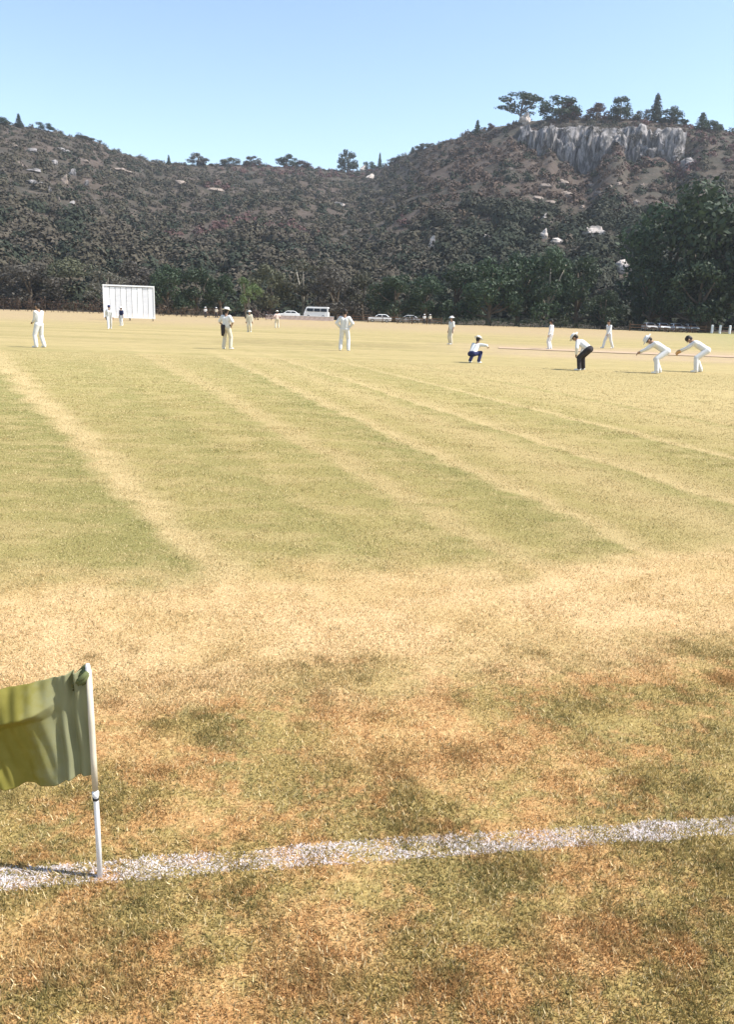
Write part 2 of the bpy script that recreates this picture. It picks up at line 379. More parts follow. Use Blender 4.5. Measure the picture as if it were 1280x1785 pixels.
# ------------------------------------------------------------------ hill
sky_px = [(-500, 330), (-300, 262), (-120, 222), (0, 216), (80, 226), (130, 238), (165, 246), (200, 264), (260, 281), (330, 288), (450, 288), (520, 289), (560, 295), (600, 300), (640, 299), (670, 291),
          (700, 274), (740, 257), (800, 239), (860, 223), (900, 213), (950, 206), (1000, 205), (1050, 206), (1100, 207), (1150, 212), (1200, 220), (1280, 228), (1400, 250), (1600, 330), (1800, 430)]
TH = []; EL = []
for q in sky_px:
    r = ray(*q); TH.append(math.atan2(r[0], r[1])); EL.append(r[2]/math.hypot(r[0], r[1]))
TH = np.array(TH); EL = np.array(EL)
def th_px(px, py=250):
    r = ray(px, py); return math.atan2(r[0], r[1])
DB = 182.0
_dk = [(-1.0, 520), (th_px(0), 560), (th_px(300), 640), (th_px(620), 690), (th_px(760), 560), (th_px(950), 485), (th_px(1150), 475), (th_px(1300), 490), (1.0, 520)]
def hill_h(x, y):
    th = np.arctan2(x, y); d = np.hypot(x, y)
    el = np.interp(th, TH, EL); Dr = np.interp(th, [k[0] for k in _dk], [k[1] for k in _dk])
    el = el*sstep(-0.95, -0.5, th)*sstep(0.98, 0.55, th)
    H = EYE + Dr*el - 0.6
    s_ = (d - DB)/(Dr - DB); sc_ = np.clip(s_, 0, 1)
    p = 0.93*sc_**1.18 + 0.07*sc_
    c = sstep(th_px(880), th_px(930), th)*sstep(th_px(1230), th_px(1170), th)
    c = c*np.clip(0.72 + 1.0*fbm(th*26.0 + 3.0, th*0 + 2.0, 3), 0.25, 1.0)
    pc = np.where(sc_ < 0.885, 0.705*(sc_/0.885)**1.12, np.where(sc_ < 0.915, 0.705 + 0.215*sstep(0.885, 0.915, sc_), 0.92 + 0.08*(sc_ - 0.915)/0.085))
    p = p*(1-c) + pc*c
    over = np.clip((d - Dr)/380.0, 0, 1); p = np.where(d > Dr, 1 - 0.75*sstep(0, 1, over) - 0.1*over, p)
    nz = fbm(x*0.02, y*0.02, 4)*5.0*sstep(0.02, 0.3, sc_)*sstep(1.0, 0.85, s_) + fbm(x*0.09+40, y*0.09, 3)*1.3*sstep(0.02, 0.2, sc_)
    return 0.6 + H*p + nz
ths = np.linspace(-0.98, 1.0, 430)
ds = np.concatenate([np.linspace(160, 380, 60), np.linspace(384, 500, 50), np.linspace(505, 720, 50), np.linspace(735, 1150, 22)])
T_, D_ = np.meshgrid(ths, ds); X = D_*np.sin(T_); Y = D_*np.cos(T_); Z = hill_h(X, Y)
Z = np.where(D_ < 165, -0.3, Z); Z[-1] = -5; Z[:, 0] = -5; Z[:, -1] = -5
i = np.arange(T_.size).reshape(T_.shape)
f = np.stack([i[:-1, :-1].ravel(), i[:-1, 1:].ravel(), i[1:, 1:].ravel(), i[1:, :-1].ravel()], 1)
hill = obj('hill', np_mesh('hill', np.stack([X.ravel(), Y.ravel(), Z.ravel()], 1), f, smooth=True), M['hill'])
tag(hill, 'rocky scrub covered hill rising behind the tree belt', kind='structure')
def hill_hit(px, py):
    r = ray(px, py); hz = math.hypot(r[0], r[1]); d = np.arange(170, 1000, 0.5); t = d/hz
    z = EYE + r[2]*t; h = hill_h(r[0]*t, r[1]*t); k = np.nonzero(h >= z)[0]
    k = k[0] if len(k) else int(np.argmin(z - h))
    return r[0]*t[k], r[1]*t[k], float(h[k]), float(d[k])

# ------------------------------------------------------------------ rocks
def rock_mesh(name, seed, sub=3, facet=0.35):
    bm = bmesh.new(); bmesh.ops.create_icosphere(bm, subdivisions=sub, radius=1.0)
    r = random.Random(seed); pl = [(Vector((r.gauss(0, 1), r.gauss(0, 1), r.gauss(0, 1))).normalized(), r.uniform(0.42, 0.85)) for _ in range(20)]
    for v in bm.verts:
        p = v.co.copy()
        for nrm, dd in pl:
            e = p.dot(nrm) - dd
            if e > 0: p -= nrm*e
        v.co = p*(1.22 + 0.34*mnoise.fractal(p*2.1 + Vector((seed*3.1, 0, 0)), 0.9, 2.1, 4) + 0.10*mnoise.noise(p*7 + Vector((0, seed, 0))))
    return bm_mesh(name, bm)
rocks = [rock_mesh('rock', k, 3) for k in range(6)]
def rock_variant(k, material):
    key = (k % 6, material)
    if key not in _rv:
        m = rocks[k % 6].copy(); m.materials.clear(); m.materials.append(M[material]); _rv[key] = m
    return _rv[key]
_rv = {}; CLEAR = []
def boulder(px, py, wpx, hpx, label, group=None, material='rock', k=0, dep=0.8):
    x, y, z, d = hill_hit(px, py + hpx*0.4); sw = wpx*d/FPX/2; sh = hpx*d/FPX/2
    o = obj('boulder', rock_variant(k, material), None, None, (x, y, z + sh*(0.55 if material == 'rock' else 0.2)), (0.1*(k % 3), 0.08*(k % 4), -math.atan2(x, y) + 0.5*(k % 3 - 1)), (sw*1.08, sw*dep, sh*1.2))
    CLEAR.append((x, y, sw, 13 if material == 'rock' else 5))
    return tag(o, label, 'boulder', group)
boulder(1041, 405, 34, 18, 'largest white boulder, low on the hillside above the dark trees', k=1)
boulder(1085, 467, 26, 20, 'white boulder showing in a gap between the dark trees', k=2)
boulder(1102, 470, 11, 10, 'small pale rock beside the white boulder in the tree gap', k=3)
boulder(948, 384, 11, 24, 'tall narrow pale rock standing on the slope below the cliff', k=4)
boulder(949, 408, 14, 16, 'pale rock just below the tall narrow rock on the slope', k=0)
boulder(972, 420, 24, 12, 'broad pale rock at the top edge of the dark green trees', k=5)
boulder(755, 425, 11, 26, 'tall pale rock on the slope left of the dark trees', k=1)
boulder(852, 415, 28, 10, 'low flat pale rock on the brown slope under the cliff', k=2)
boulder(594, 356, 24, 7, 'thin flat pale rock below the saddle of the hill', k=3)
boulder(645, 309, 14, 12, 'round white rock beside the dark bush in the saddle', k=4)
boulder(633, 293, 12, 14, 'white rock beside the tallest tree on the saddle', k=4)
boulder(84, 407, 9, 7, 'small pale rock low on the grey left slope', k=5)
boulder(916, 207, 20, 17, 'white rock at the foot of the flat crowned hilltop tree', k=0)
boulder(1200, 285, 26, 18, 'grey rounded rock at the right end of the cliff', material='cliff', k=2)
boulder(382, 331, 30, 6, 'long pale ledge on the slope under the saddle bushes', material='ledge', k=1)
boulder(318, 320, 26, 9, 'pale broken ledge on the left shoulder of the hill', material='ledge', k=2)
boulder(205, 296, 50, 7, 'orange tan ledge on the left shoulder below the skyline', material='ledge', k=0)
for k, (px, py, wp, hp) in enumerate([(20, 252, 40, 8), (60, 262, 30, 9), (110, 262, 34, 8), (145, 278, 40, 7), (58, 296, 36, 9), (95, 282, 20, 16), (112, 312, 22, 22), (128, 300, 16, 18), (60, 318, 40, 8), (100, 345, 18, 12), (125, 352, 14, 10), (150, 318, 14, 20), (30, 285, 30, 8), (85, 330, 16, 14)]):
    boulder(px, py, wp*0.6, hp*0.8, 'grey weathered outcrop rock on the upper left hillside', 'outcrop rocks on the left hillside', 'cliff' if k % 3 else 'ledge', k)
for k, (px, py, wp, hp) in enumerate([(915, 330, 22, 8), (950, 324, 40, 8), (985, 322, 46, 10), (1030, 320, 30, 8), (1062, 322, 20, 8), (1085, 322, 24, 7), (1115, 324, 18, 7), (945, 342, 40, 7), (990, 336, 40, 8), (1040, 338, 34, 8), (965, 352, 34, 8), (1015, 356, 20, 8), (1060, 352, 30, 9), (1085, 345, 22, 10), (1105, 352, 20, 8), (1000, 372, 14, 7), (1040, 370, 16, 8), (925, 355, 24, 6), (1075, 372, 18, 7), (895, 292, 14, 7)]):
    boulder(px + 6*math.sin(k*2.3), py + 4*math.cos(k*1.7), wp*0.5, hp*(0.7 + 0.2*(k % 3)), 'tan rock ledge on the brown slope below the grey cliff', 'rock ledges below the cliff', 'ledge', k)

# scrub on the hill: tens of thousands of leaf clumps nobody could count
def scrub(name, n, K, dlo, dhi, size, label, hue, leafk):
    th = rng.uniform(-0.62, 0.68, n); d = np.sqrt(rng.uniform(dlo**2, dhi**2, n))
    x = d*np.sin(th); y = d*np.cos(th)
    Dr = np.interp(th, [k[0] for k in _dk], [k[1] for k in _dk]); s_ = (d - DB)/(Dr - DB)
    c = (th > th_px(885)) & (th < th_px(1215)) & (s_ > 0.86) & (s_ < 0.925)
    dens = fbm(x*0.018+3, y*0.018+8, 4)
    bare = (th > th_px(840)) & (th < th_px(1130)) & (s_ > 0.42) & (s_ < 0.9)
    c &= rng.random(n) < 0.45
    clr = np.zeros(n, dtype=bool)
    for bx_, by_, bw_, bl_ in CLEAR:
        bd = math.hypot(bx_, by_); bt = math.atan2(bx_, by_); clr |= (np.abs(th - bt)*d < bw_ + 1.5) & (d < bd + 2) & (d > bd - bl_)
    ok = (~c) & ~clr & (d < Dr + 30) & (dens > -0.8) & ~(bare & (rng.random(n) < 0.25))
    x, y, d, s_, th = x[ok], y[ok], d[ok], s_[ok], th[ok]; n = len(x)
    z = hill_h(x, y); R = size*(0.45 + 0.9*rng.random(n)**1.6)*(1 - 0.25*sstep(0.7, 1.0, s_))
    u = rng.normal(size=(n, K, 3)); u /= np.linalg.norm(u, axis=2, keepdims=True); u[..., 2] = np.abs(u[..., 2])
    rad = (0.55 + 0.5*rng.random((n, K, 1)))
    sq = np.stack([np.ones(n), np.ones(n), 0.65 + 0.7*rng.random(n)], 1)[:, None, :]
    cen = np.stack([x, y, z - 0.15*R], 1)[:, None, :] + u*rad*R[:, None, None]*sq
    nrm = u*1.5 + rng.normal(scale=0.5, size=u.shape); nrm /= np.linalg.norm(nrm, axis=2, keepdims=True)
    a = np.cross(nrm, rng.normal(size=u.shape)); a /= np.linalg.norm(a, axis=2, keepdims=True); b = np.cross(nrm, a)
    lw = (leafk*R[:, None, None])*(0.6 + 0.8*rng.random((n, K, 1)))
    q = np.stack([cen - a*lw*1.2 - b*lw*.7, cen + a*lw*1.2 - b*lw*.8, cen + b*lw*1.5], 2).reshape(-1, 3)
    f = np.arange(n*K*3).reshape(-1, 3)
    g1 = fbm(x*0.012, y*0.012+30, 3)[:, None]; rr = rng.random((n, 1))
    colr = hue(x, y, th, s_, g1, rr, n)
    cl = np.repeat(np.repeat(colr[:, None, :], K, 1)*(0.8 + 0.4*rng.random((n, K, 1))), 3, 1).reshape(-1, 3)
    o = obj(name, np_mesh(name, q, f, cols=cl), M['scrub'])
    return tag(o, label, kind='stuff')
OL = np.array([0.066, 0.061, 0.038]); GR = np.array([0.084, 0.070, 0.053]); BR = np.array([0.100, 0.067, 0.052]); RD = np.array([0.112, 0.064, 0.058]); DG = np.array([0.034, 0.041, 0.027])
def hue_hi(x, y, th, s_, g1, rr, n):
    right = (sstep(th_px(680), th_px(800), th)*sstep(th_px(1250), th_px(1120), th)*sstep(0.25, 0.5, s_))[:, None]
    c = OL*(1-rr) + GR*rr
    c = c*(1 - right*0.8) + BR*right*0.8
    c = np.where(rr < 0.22, DG, c)
    return np.where((g1 > 0.22) & (rr > 0.5), RD, c)
def hue_lo(x, y, th, s_, g1, rr, n):
    right = sstep(th_px(700), th_px(850), th)[:, None]
    c = OL*0.85*(1-rr) + GR*0.95*rr
    c = c*(1 - right*0.7) + DG*right*0.7
    return np.where(rr < 0.3, DG, c)
scrub('scrub', 14500, 70, 250, 720, 2.9, 'grey green scrub scattered over the upper hillside', hue_hi, 0.135)
scrub('woodland', 2300, 320, 184, 330, 4.8, 'dull olive woodland covering the foot of the hill', hue_lo, 0.085)

# the cliff: upright buttresses of rock standing against the step in the hill
cl = None
r_ = random.Random(3)
ang = [th_px(905, 255) + (th_px(1195, 262) - th_px(905, 255))*i/150 for i in range(151)]
vv = []
def cliff_d(t, s_): 
    Dr = float(np.interp(t, [k[0] for k in _dk], [k[1] for k in _dk])); return DB + s_*(Dr - DB)
for t in ang:
    x1, y1 = (cliff_d(t, 0.872)*math.sin(t), cliff_d(t, 0.872)*math.cos(t)); x2, y2 = (cliff_d(t, 0.925)*math.sin(t), cliff_d(t, 0.925)*math.cos(t))
    z1, z2 = float(hill_h(np.array(x1), np.array(y1))) - 2, float(hill_h(np.array(x2), np.array(y2)))
    for j in range(13):
        q = j/12; jut = 4.5*float(fbm(np.array(t*70), np.array(q*1.6), 3)) + 2.6*float(fbm(np.array(t*150+7), np.array(q*4.0), 4)) - 1.5*((q*3.2) % 1.0)
        dd = cliff_d(t, 0.884 + 0.02*q**2) - 1.0 - jut
        if j == 12: dd = cliff_d(t, 0.925)
        vv.append((dd*math.sin(t), dd*math.cos(t), z1 + (z2 - z1)*min(1, q*1.06)*(1 - (0.42*max(0, float(fbm(np.array(t*90+4), np.array(1.5), 3)))if j < 12 else 0))))
ff = [(i*13 + j, (i+1)*13 + j, (i+1)*13 + j + 1, i*13 + j + 1) for i in range(150) for j in range(12)]
cl = obj('cliff', np_mesh('cliff', np.array(vv), np.array(ff)), M['cliff']); tag(cl, 'grey streaked rock cliff below the hilltop trees', kind='structure')
for k in range(46):
    px = 912 + (1180 - 912)*(k + r_.uniform(-0.4, 0.4))/45; t = th_px(px, 255)
    s0 = 0.880 + r_.uniform(-0.006, 0.010); d = cliff_d(t, s0); x, y = d*math.sin(t), d*math.cos(t)
    z0 = float(hill_h(np.array(x), np.array(y))); d2 = cliff_d(t, 0.92)
    zt = float(hill_h(np.array(d2*math.sin(t)), np.array(d2*math.cos(t))))
    hgt = (zt - z0)*r_.uniform(0.15, 0.95) + 1.0
    obj('rock_buttress', rock_variant(k, 'cliff'), None, cl, (x, y, z0 + hgt*0.42 - 0.5), (r_.uniform(-.15, .15), r_.uniform(-.15, .15), -t + r_.uniform(-1.5, 1.5)), (r_.uniform(1.3, 4.2), r_.uniform(1.6, 3.0), hgt*0.62))

# ------------------------------------------------------------------ trees
def leaf_quads(centres, radii, K, lw, rs, flat=1.0):
    """leaf clumps spread through the volume of ellipsoid lobes; returns verts, faces, rnd"""
    V = []; R = []
    for c, r3 in zip(centres, radii):
        k = max(12, int(K*(r3[0]*r3[1]*r3[2])**(2/3.0)))
        u = rs.normal(size=(k, 3)); u /= np.linalg.norm(u, axis=1, keepdims=True)
        rad = (0.45 + 0.6*rs.random((k, 1))**0.7)
        rad *= 1 + 0.18*np.sin(u[:, :1]*7 + c[0]*5)*np.sin(u[:, 1:2]*6 + c[2]*3)
        p = np.array(c) + u*rad*np.array(r3)
        nn = u*1.2 + rs.normal(scale=0.6, size=(k, 3)); nn /= np.linalg.norm(nn, axis=1, keepdims=True)
        a = np.cross(nn, rs.normal(size=(k, 3))); a /= np.linalg.norm(a, axis=1, keepdims=True); b = np.cross(nn, a)
        s_ = lw*(0.5 + rs.random((k, 1)))
        q = np.stack([p - a*s_, p - b*s_*0.55 + a*s_*.1, p + a*s_, p + b*s_*0.55 - a*s_*.1], 1)
        V.append(q.reshape(-1, 3)); R.append(np.repeat(np.clip(0.25 + 0.5*rs.random(k) + 0.22*rs.random(), 0, 1), 4))
    V = np.concatenate(V); R = np.concatenate(R)
    return V, np.arange(len(V)).reshape(-1, 4), R
def tree_proto(kind, seed, K, lw):
    """unit tree: height 1, returns (trunk mesh, crown mesh); half width about 0.5 for broad kinds"""
    rs = np.random.default_rng(seed); C = []; R = []; bm = bmesh.new()
    tips = []
    if kind == 'broad':  # wide dome, foliage nearly to the ground
        tr = 0.035
        for k in range(26):
            a = rs.uniform(0, 2*math.pi); h = rs.uniform(0.16, 0.86); w_ = 0.40*math.sin(math.pi*min(1, (h + 0.25)/1.2))**0.7
            q = w_*math.sqrt(rs.uniform(0.15, 1)); C.append((q*math.cos(a), q*math.sin(a), h)); sz = rs.uniform(0.09, 0.17); R.append((sz, sz, sz*rs.uniform(0.7, 1.0)))
    elif kind == 'gum':                                  # loose crown of separate clumps on visible pale limbs
        tr = 0.026
        for k in range(17):
            a = rs.uniform(0, 2*math.pi); h = rs.uniform(0.36, 0.9); q = 0.36*math.sqrt(rs.uniform(0.05, 1))*(1.1 - 0.5*abs(h - .6)*2)
            C.append((q*math.cos(a), q*math.sin(a), h)); sz = rs.uniform(0.07, 0.14); R.append((sz, sz, sz*rs.uniform(0.6, 0.85)))
    elif kind == 'flat':                                 # flat layered crown on a bare trunk
        tr = 0.03
        for k in range(24):
            a = rs.uniform(0, 2*math.pi); lay = rs.choice([0.52, 0.66, 0.80, 0.92]); q = {0.52: 0.5, 0.66: 0.58, 0.80: 0.46, 0.92: 0.25}[lay]*math.sqrt(rs.uniform(0.1, 1))
            C.append((q*math.cos(a), q*math.sin(a), lay)); sz = rs.uniform(0.13, 0.19); R.append((sz, sz, 0.055))
    elif kind == 'cone':                                 # narrow pointed conifer
        tr = 0.03
        for k in range(24):
            h = 0.12 + 0.84*k/23; w_ = 0.24*(1.02 - h); a = k*2.4
            C.append((w_*0.6*math.cos(a), w_*0.6*math.sin(a), h)); sz = 0.05 + w_*0.62; R.append((sz, sz, 0.06))
    else:                                                # low round bush
        tr = 0.02
        for k in range(14):
            a = rs.uniform(0, 2*math.pi); h = rs.uniform(0.2, 0.78); q = 0.42*math.sqrt(rs.uniform(0.1, 1)); C.append((q*math.cos(a), q*math.sin(a), h)); sz = rs.uniform(0.14, 0.22); R.append((sz, sz, sz))
    V, F, RN = leaf_quads(C, R, K, lw, rs)
    top = 0.95 if kind == 'cone' else (0.72 if kind != 'bush' else 0.5)
    lean = rs.normal(scale=0.03, size=2)
    pts = [(lean[0]*t, lean[1]*t, -0.03 + (top + 0.03)*t) for t in np.linspace(0, 1, 7)]
    tube(bm, pts, [tr*(1.35 if k == 0 else 1.05 - 0.13*k) for k in range(7)], 7)
    if kind != 'cone':
        for c in C[:9]:
            z0 = max(0.12, c[2]*rs.uniform(0.35, 0.6)); o = Vector((lean[0]*z0, lean[1]*z0, z0)); e = Vector(c)
            mid = o.lerp(e, 0.5) + Vector((0, 0, -0.03))
            tube(bm, [o, mid, e], [tr*0.55, tr*0.36, tr*0.16], 5)
    return bm_mesh('trunk', bm, True), (V, F, RN)
_protos = {}
def proto(kind, seed, leaf, bark, K, lw):
    key = (kind, seed, leaf, bark, K, lw)
    if key not in _protos:
        tm, (V, F, RN) = tree_proto(kind, seed, K, lw); tm.materials.append(M[bark])
        cm = np_mesh('crown', V, F, attrs={'rnd': RN}); cm.materials.append(M[leaf]); _protos[key] = (tm, cm)
    return _protos[key]
def tree(name, loc, h, wd, kind, seed, leaf, bark, label, group, K, lw, cat='tree', rz=0):
    t = empty(name, loc, rz, (wd, wd, h)); tm, cm = proto(kind, seed, leaf, bark, K, lw)
    obj('trunk', tm, None, t); obj('crown', cm, None, t)
    return tag(t, label, cat, group)
# bushes rooted on the cliff's ledges, rim and foot
rs_ = np.random.default_rng(12); pick = [i*13 + int(j) for i in range(0, 151) for j in [rs_.choice([0, 1, 2, 4, 6, 8, 10, 11, 12, 12])] if rs_.random() < 0.62]
Cc = [(vv[p][0], vv[p][1] - 0.4, vv[p][2] + 0.4) for p in pick]
Rc = [(q, q, q*0.8) for q in rs_.uniform(0.9, 2.3, len(Cc))]
V, F, RN = leaf_quads(Cc, Rc, 26, 0.34, rs_)
cs = obj('cliff_scrub', np_mesh('cliff_scrub', V, F, attrs={'rnd': RN}), M['leaf_grey'])
tag(cs, 'grey green scrub growing from the ledges of the cliff', kind='stuff')
G1 = 'trees along the hill skyline'
sk = [  # px, top, base, width px, kind, leaf, name, label
 (6, 204, 222, 30, 'bush', 'leaf_dark', 'bush', 'dark round bush at the left end of the skyline'),
 (33, 198, 224, 13, 'cone', 'leaf_dark', 'conifer_tree', 'small pointed conifer on the left hill crest'),
 (78, 214, 230, 26, 'bush', 'leaf_dark', 'bush', 'dark low bush on the left hill crest beside the pointed conifer'),
 (146, 235, 246, 30, 'bush', 'leaf_olive', 'bush', 'olive bush where the left hill crest begins to fall'),
 (294, 270, 285, 8, 'cone', 'leaf_dark', 'conifer_tree', 'tiny thin conifer on the falling left ridge'),
 (345, 264, 291, 36, 'broad', 'leaf_grey', 'tree', 'grey brown bushy tree on the left part of the saddle'),
 (400, 273, 292, 34, 'bush', 'leaf_olive', 'bush', 'olive rounded bush on the saddle between two grey trees'),
 (440, 270, 292, 34, 'broad', 'leaf_grey', 'tree', 'grey tree on the saddle beside the dark round tree'),
 (499, 267, 293, 40, 'broad', 'leaf_dark', 'tree', 'dark round tree on the middle of the saddle'),
 (530, 279, 296, 30, 'bush', 'leaf_red', 'bush', 'reddish bush beside the dark round tree on the saddle'),
 (606, 258, 300, 42, 'broad', 'leaf_dark', 'tree', 'tallest dark tree in the saddle, beside the white rocks'),
 (646, 281, 301, 22, 'bush', 'leaf_dark', 'bush', 'dark bush right beside the tallest saddle tree'),
 (662, 266, 297, 8, 'cone', 'leaf_dark', 'conifer_tree', 'very thin dark conifer at the foot of the right hill'),
 (690, 274, 292, 26, 'bush', 'leaf_grey', 'bush', 'grey bush low on the left edge of the right hill'),
 (719, 256, 276, 9, 'cone', 'leaf_dark', 'conifer_tree', 'small dark conifer on the left edge of the right hill'),
 (738, 249, 266, 26, 'bush', 'leaf_olive', 'bush', 'olive bush beside the small conifer on the right hill edge'),
 (832, 209, 236, 14, 'cone', 'leaf_dark', 'conifer_tree', 'lone dark conifer on the long left edge of the right hill'),
 (852, 216, 230, 22, 'bush', 'leaf_red', 'bush', 'low reddish bush just right of the lone conifer'),
 (908, 163, 214, 70, 'flat', 'leaf_dark', 'tree', 'large flat crowned tree above the white rock on the hilltop'),
 (976, 163, 208, 76, 'broad', 'leaf_dark', 'tree', 'broad dark tree with a peaked top on the hilltop'),
 (996, 176, 208, 40, 'broad', 'leaf_red', 'tree', 'dull red tree growing against the broad peaked tree'),
 (1041, 177, 208, 50, 'broad', 'leaf_red', 'tree', 'dull red round tree between the two dark hilltop trees'),
 (1082, 163, 208, 44, 'broad', 'leaf_dark', 'tree', 'tall round dark green tree on the hilltop'),
 (1118, 188, 211, 26, 'bush', 'leaf_olive', 'bush', 'small olive bush between the round tree and the hilltop conifer'),
 (1143, 163, 213, 24, 'cone', 'leaf_dark', 'conifer_tree', 'tallest pointed conifer on the right hilltop'),
 (1172, 184, 216, 50, 'broad', 'leaf_dark', 'tree', 'spreading dark tree right of the tallest hilltop conifer'),
 (1224, 196, 224, 24, 'cone', 'leaf_dark', 'conifer_tree', 'stout conifer at the right end of the hilltop'),
 (1243, 206, 226, 28, 'bush', 'leaf_dark', 'bush', 'dark bush leaning on the stout conifer at the hilltop end'),
]
for k, (px, tp, bs, wp, kind, leaf, nm, lab) in enumerate(sk):
    r = ray(px, bs); th = math.atan2(r[0], r[1]); d = float(np.interp(th, [q[0] for q in _dk], [q[1] for q in _dk])) - 6
    x, y = d*math.sin(th), d*math.cos(th); z = float(hill_h(np.array(x), np.array(y))) - 0.6
    rt = ray(px, tp); ztop = EYE + rt[2]/math.hypot(rt[0], rt[1])*d; h = max(3.0, ztop - z); wd = wp*d/FPX
    if kind == 'cone': wd *= 2.0
    tree(nm, (x, y, z), h, wd*1.02, kind, 50 + k % 3, leaf, 'bark', lab, G1, 6500, 0.030, 'bush' if nm == 'bush' else 'tree', k*1.3)

G2 = 'trees of the belt behind the field'
belt = [  # px, top y, depth, width px, kind, leaf, bark, label
 (-40, 440, 172, 150, 'broad', 'leaf_grey', 'bark', 'grey olive tree at the far left end of the tree belt'),
 (48, 452, 168, 120, 'broad', 'leaf_grey', 'bark', 'grey bushy tree behind the fielder at the left edge'),
 (120, 446, 176, 120, 'broad', 'leaf_olive', 'bark', 'olive tree with thin stems left of the white sight screen'),
 (180, 470, 164, 90, 'gum', 'leaf_grey', 'pale_bark', 'loose grey tree directly beside the left edge of the sight screen'),
 (238, 448, 172, 110, 'broad', 'leaf_grey', 'bark', 'grey brown tree rising behind the white sight screen'),
 (290, 452, 158, 76, 'broad', 'leaf_dark', 'bark', 'dark green tree at the right edge of the sight screen'),
 (340, 462, 160, 84, 'broad', 'leaf_dark', 'bark', 'dark tree between the sight screen and the bright green tree'),
 (385, 474, 162, 70, 'broad', 'leaf_dark', 'bark', 'low dark tree just left of the bright green tree'),
 (428, 470, 146, 54, 'gum', 'leaf_fresh', 'bark', 'small bright green tree standing in front of the belt'),
 (470, 452, 168, 90, 'broad', 'leaf_olive', 'bark', 'olive tree just right of the bright green tree'),
 (530, 446, 170, 100, 'gum', 'leaf_olive', 'pale_bark', 'loose olive tree with pale limbs behind the parked van'),
 (585, 458, 166, 90, 'broad', 'leaf_grey', 'bark', 'grey tree right of the parked van'),
 (635, 462, 170, 90, 'broad', 'leaf_olive', 'bark', 'olive tree above the white car in the middle'),
 (690, 470, 160, 100, 'broad', 'leaf_dark', 'bark', 'low dark green tree behind the white car in the middle'),
 (745, 476, 164, 90, 'broad', 'leaf_dark', 'bark', 'low dark tree right of the white car in the middle'),
 (800, 452, 166, 100, 'broad', 'leaf_dark', 'bark', 'dark green tree behind the crouching player'),
 (860, 440, 158, 110, 'broad', 'leaf_dark', 'bark', 'dark green tree left of the tree with pale stems'),
 (912, 428, 160, 110, 'broad', 'leaf_dark', 'bark', 'tall dark tree beside the tree with pale stems'),
 (964, 424, 158, 100, 'broad', 'leaf_dark', 'pale_bark', 'dark loose tree with pale upright stems'),
 (1016, 438, 160, 110, 'broad', 'leaf_dark', 'bark', 'dark tree right of the tree with pale stems'),
 (1058, 500, 152, 74, 'broad', 'leaf_dark', 'bark', 'low dark tree under the white boulder in the gap'),
 (1150, 420, 156, 96, 'broad', 'leaf_dark', 'bark', 'dark tree right of the white boulder in the gap'),
 (1185, 345, 162, 190, 'broad', 'leaf_dark', 'bark', 'very tall dark tree above the row of parked cars'),
 (1262, 300, 158, 220, 'broad', 'leaf_dark', 'bark', 'tallest darkest tree at the right end of the belt'),
 (1330, 330, 150, 180, 'broad', 'leaf_dark', 'bark', 'tall dark tree at the right edge beyond the white posts'),
 (1230, 440, 148, 120, 'broad', 'leaf_dark', 'bark', 'dark lower tree in front of the tallest tree'),
]
for k, (px, tp, Yd, wp, kind, leaf, bark, lab) in enumerate(belt):
    xt, _, zt = at_depth(px, tp, Yd); z = float(gz(xt, Yd)) - 0.1 if Yd < 165 else float(hill_h(np.array(xt), np.array(Yd))) - 0.3
    h = zt - z; wd = wp*Yd/FPX*1.15
    tree('tree', (xt, Yd, z), h, wd, kind, 20 + k % 4, leaf, bark, lab, G2, 11000, 0.020, 'tree', k*2.1)

# low hedges and bushes at the field edge
def hedge(px0, px1, py, Yd, h, leaf, label):
    x0, x1 = at_depth(px0, py, Yd)[0], at_depth(px1, py, Yd)[0]; L = x1 - x0; rs = np.random.default_rng(int(px0) + 909)
    n_ = max(4, int(L/0.9)); C = [(L*(i + .5)/n_ - L/2 + rs.normal(scale=.2), rs.normal(scale=.15), h*0.5) for i in range(n_)]
    R = [(0.75, 0.6, h*rs.uniform(0.42, 0.62)) for _ in C]
    V, F, RN = leaf_quads(C, R, 130, 0.13, rs)
    m_ = np_mesh('foliage', V, F, attrs={'rnd': RN}); t = empty('hedge', ((x0 + x1)/2, Yd, float(gz((x0 + x1)/2, Yd))))
    obj('foliage', m_, M[leaf], t)
    bm = bmesh.new(); tube(bm, [(0, 0, -0.05), (.05, 0, h*.35), (.15, 0.1, h*.7)], [.05, .04, .02], 5); sm = bm_mesh('stem', bm); sm.materials.append(M['bark'])
    for i in range(0, n_): obj('stem', sm, None, t, (C[i][0], 0, 0), (0, 0, i*1.7))
    return tag(t, label, 'hedge', 'hedges at the field edge')
hedge(-60, 176, 545, 143, 2.3, 'leaf_brown', 'reddish brown hedge left of the white sight screen')
hedge(272, 386, 553, 143, 1.7, 'leaf_brown', 'brown hedge between the sight screen and the fielder in a white hat')
hedge(436, 478, 558, 138, 1.7, 'leaf_red', 'short dark red brown hedge beside the two distant standing men')
hedge(690, 1130, 572, 150, 1.5, 'leaf_dark', 'long low dark hedge under the trees in the middle')
hedge(1160, 1212, 582, 141, 0.6, 'leaf_brown', 'low brown hedge in front of the row of parked cars')

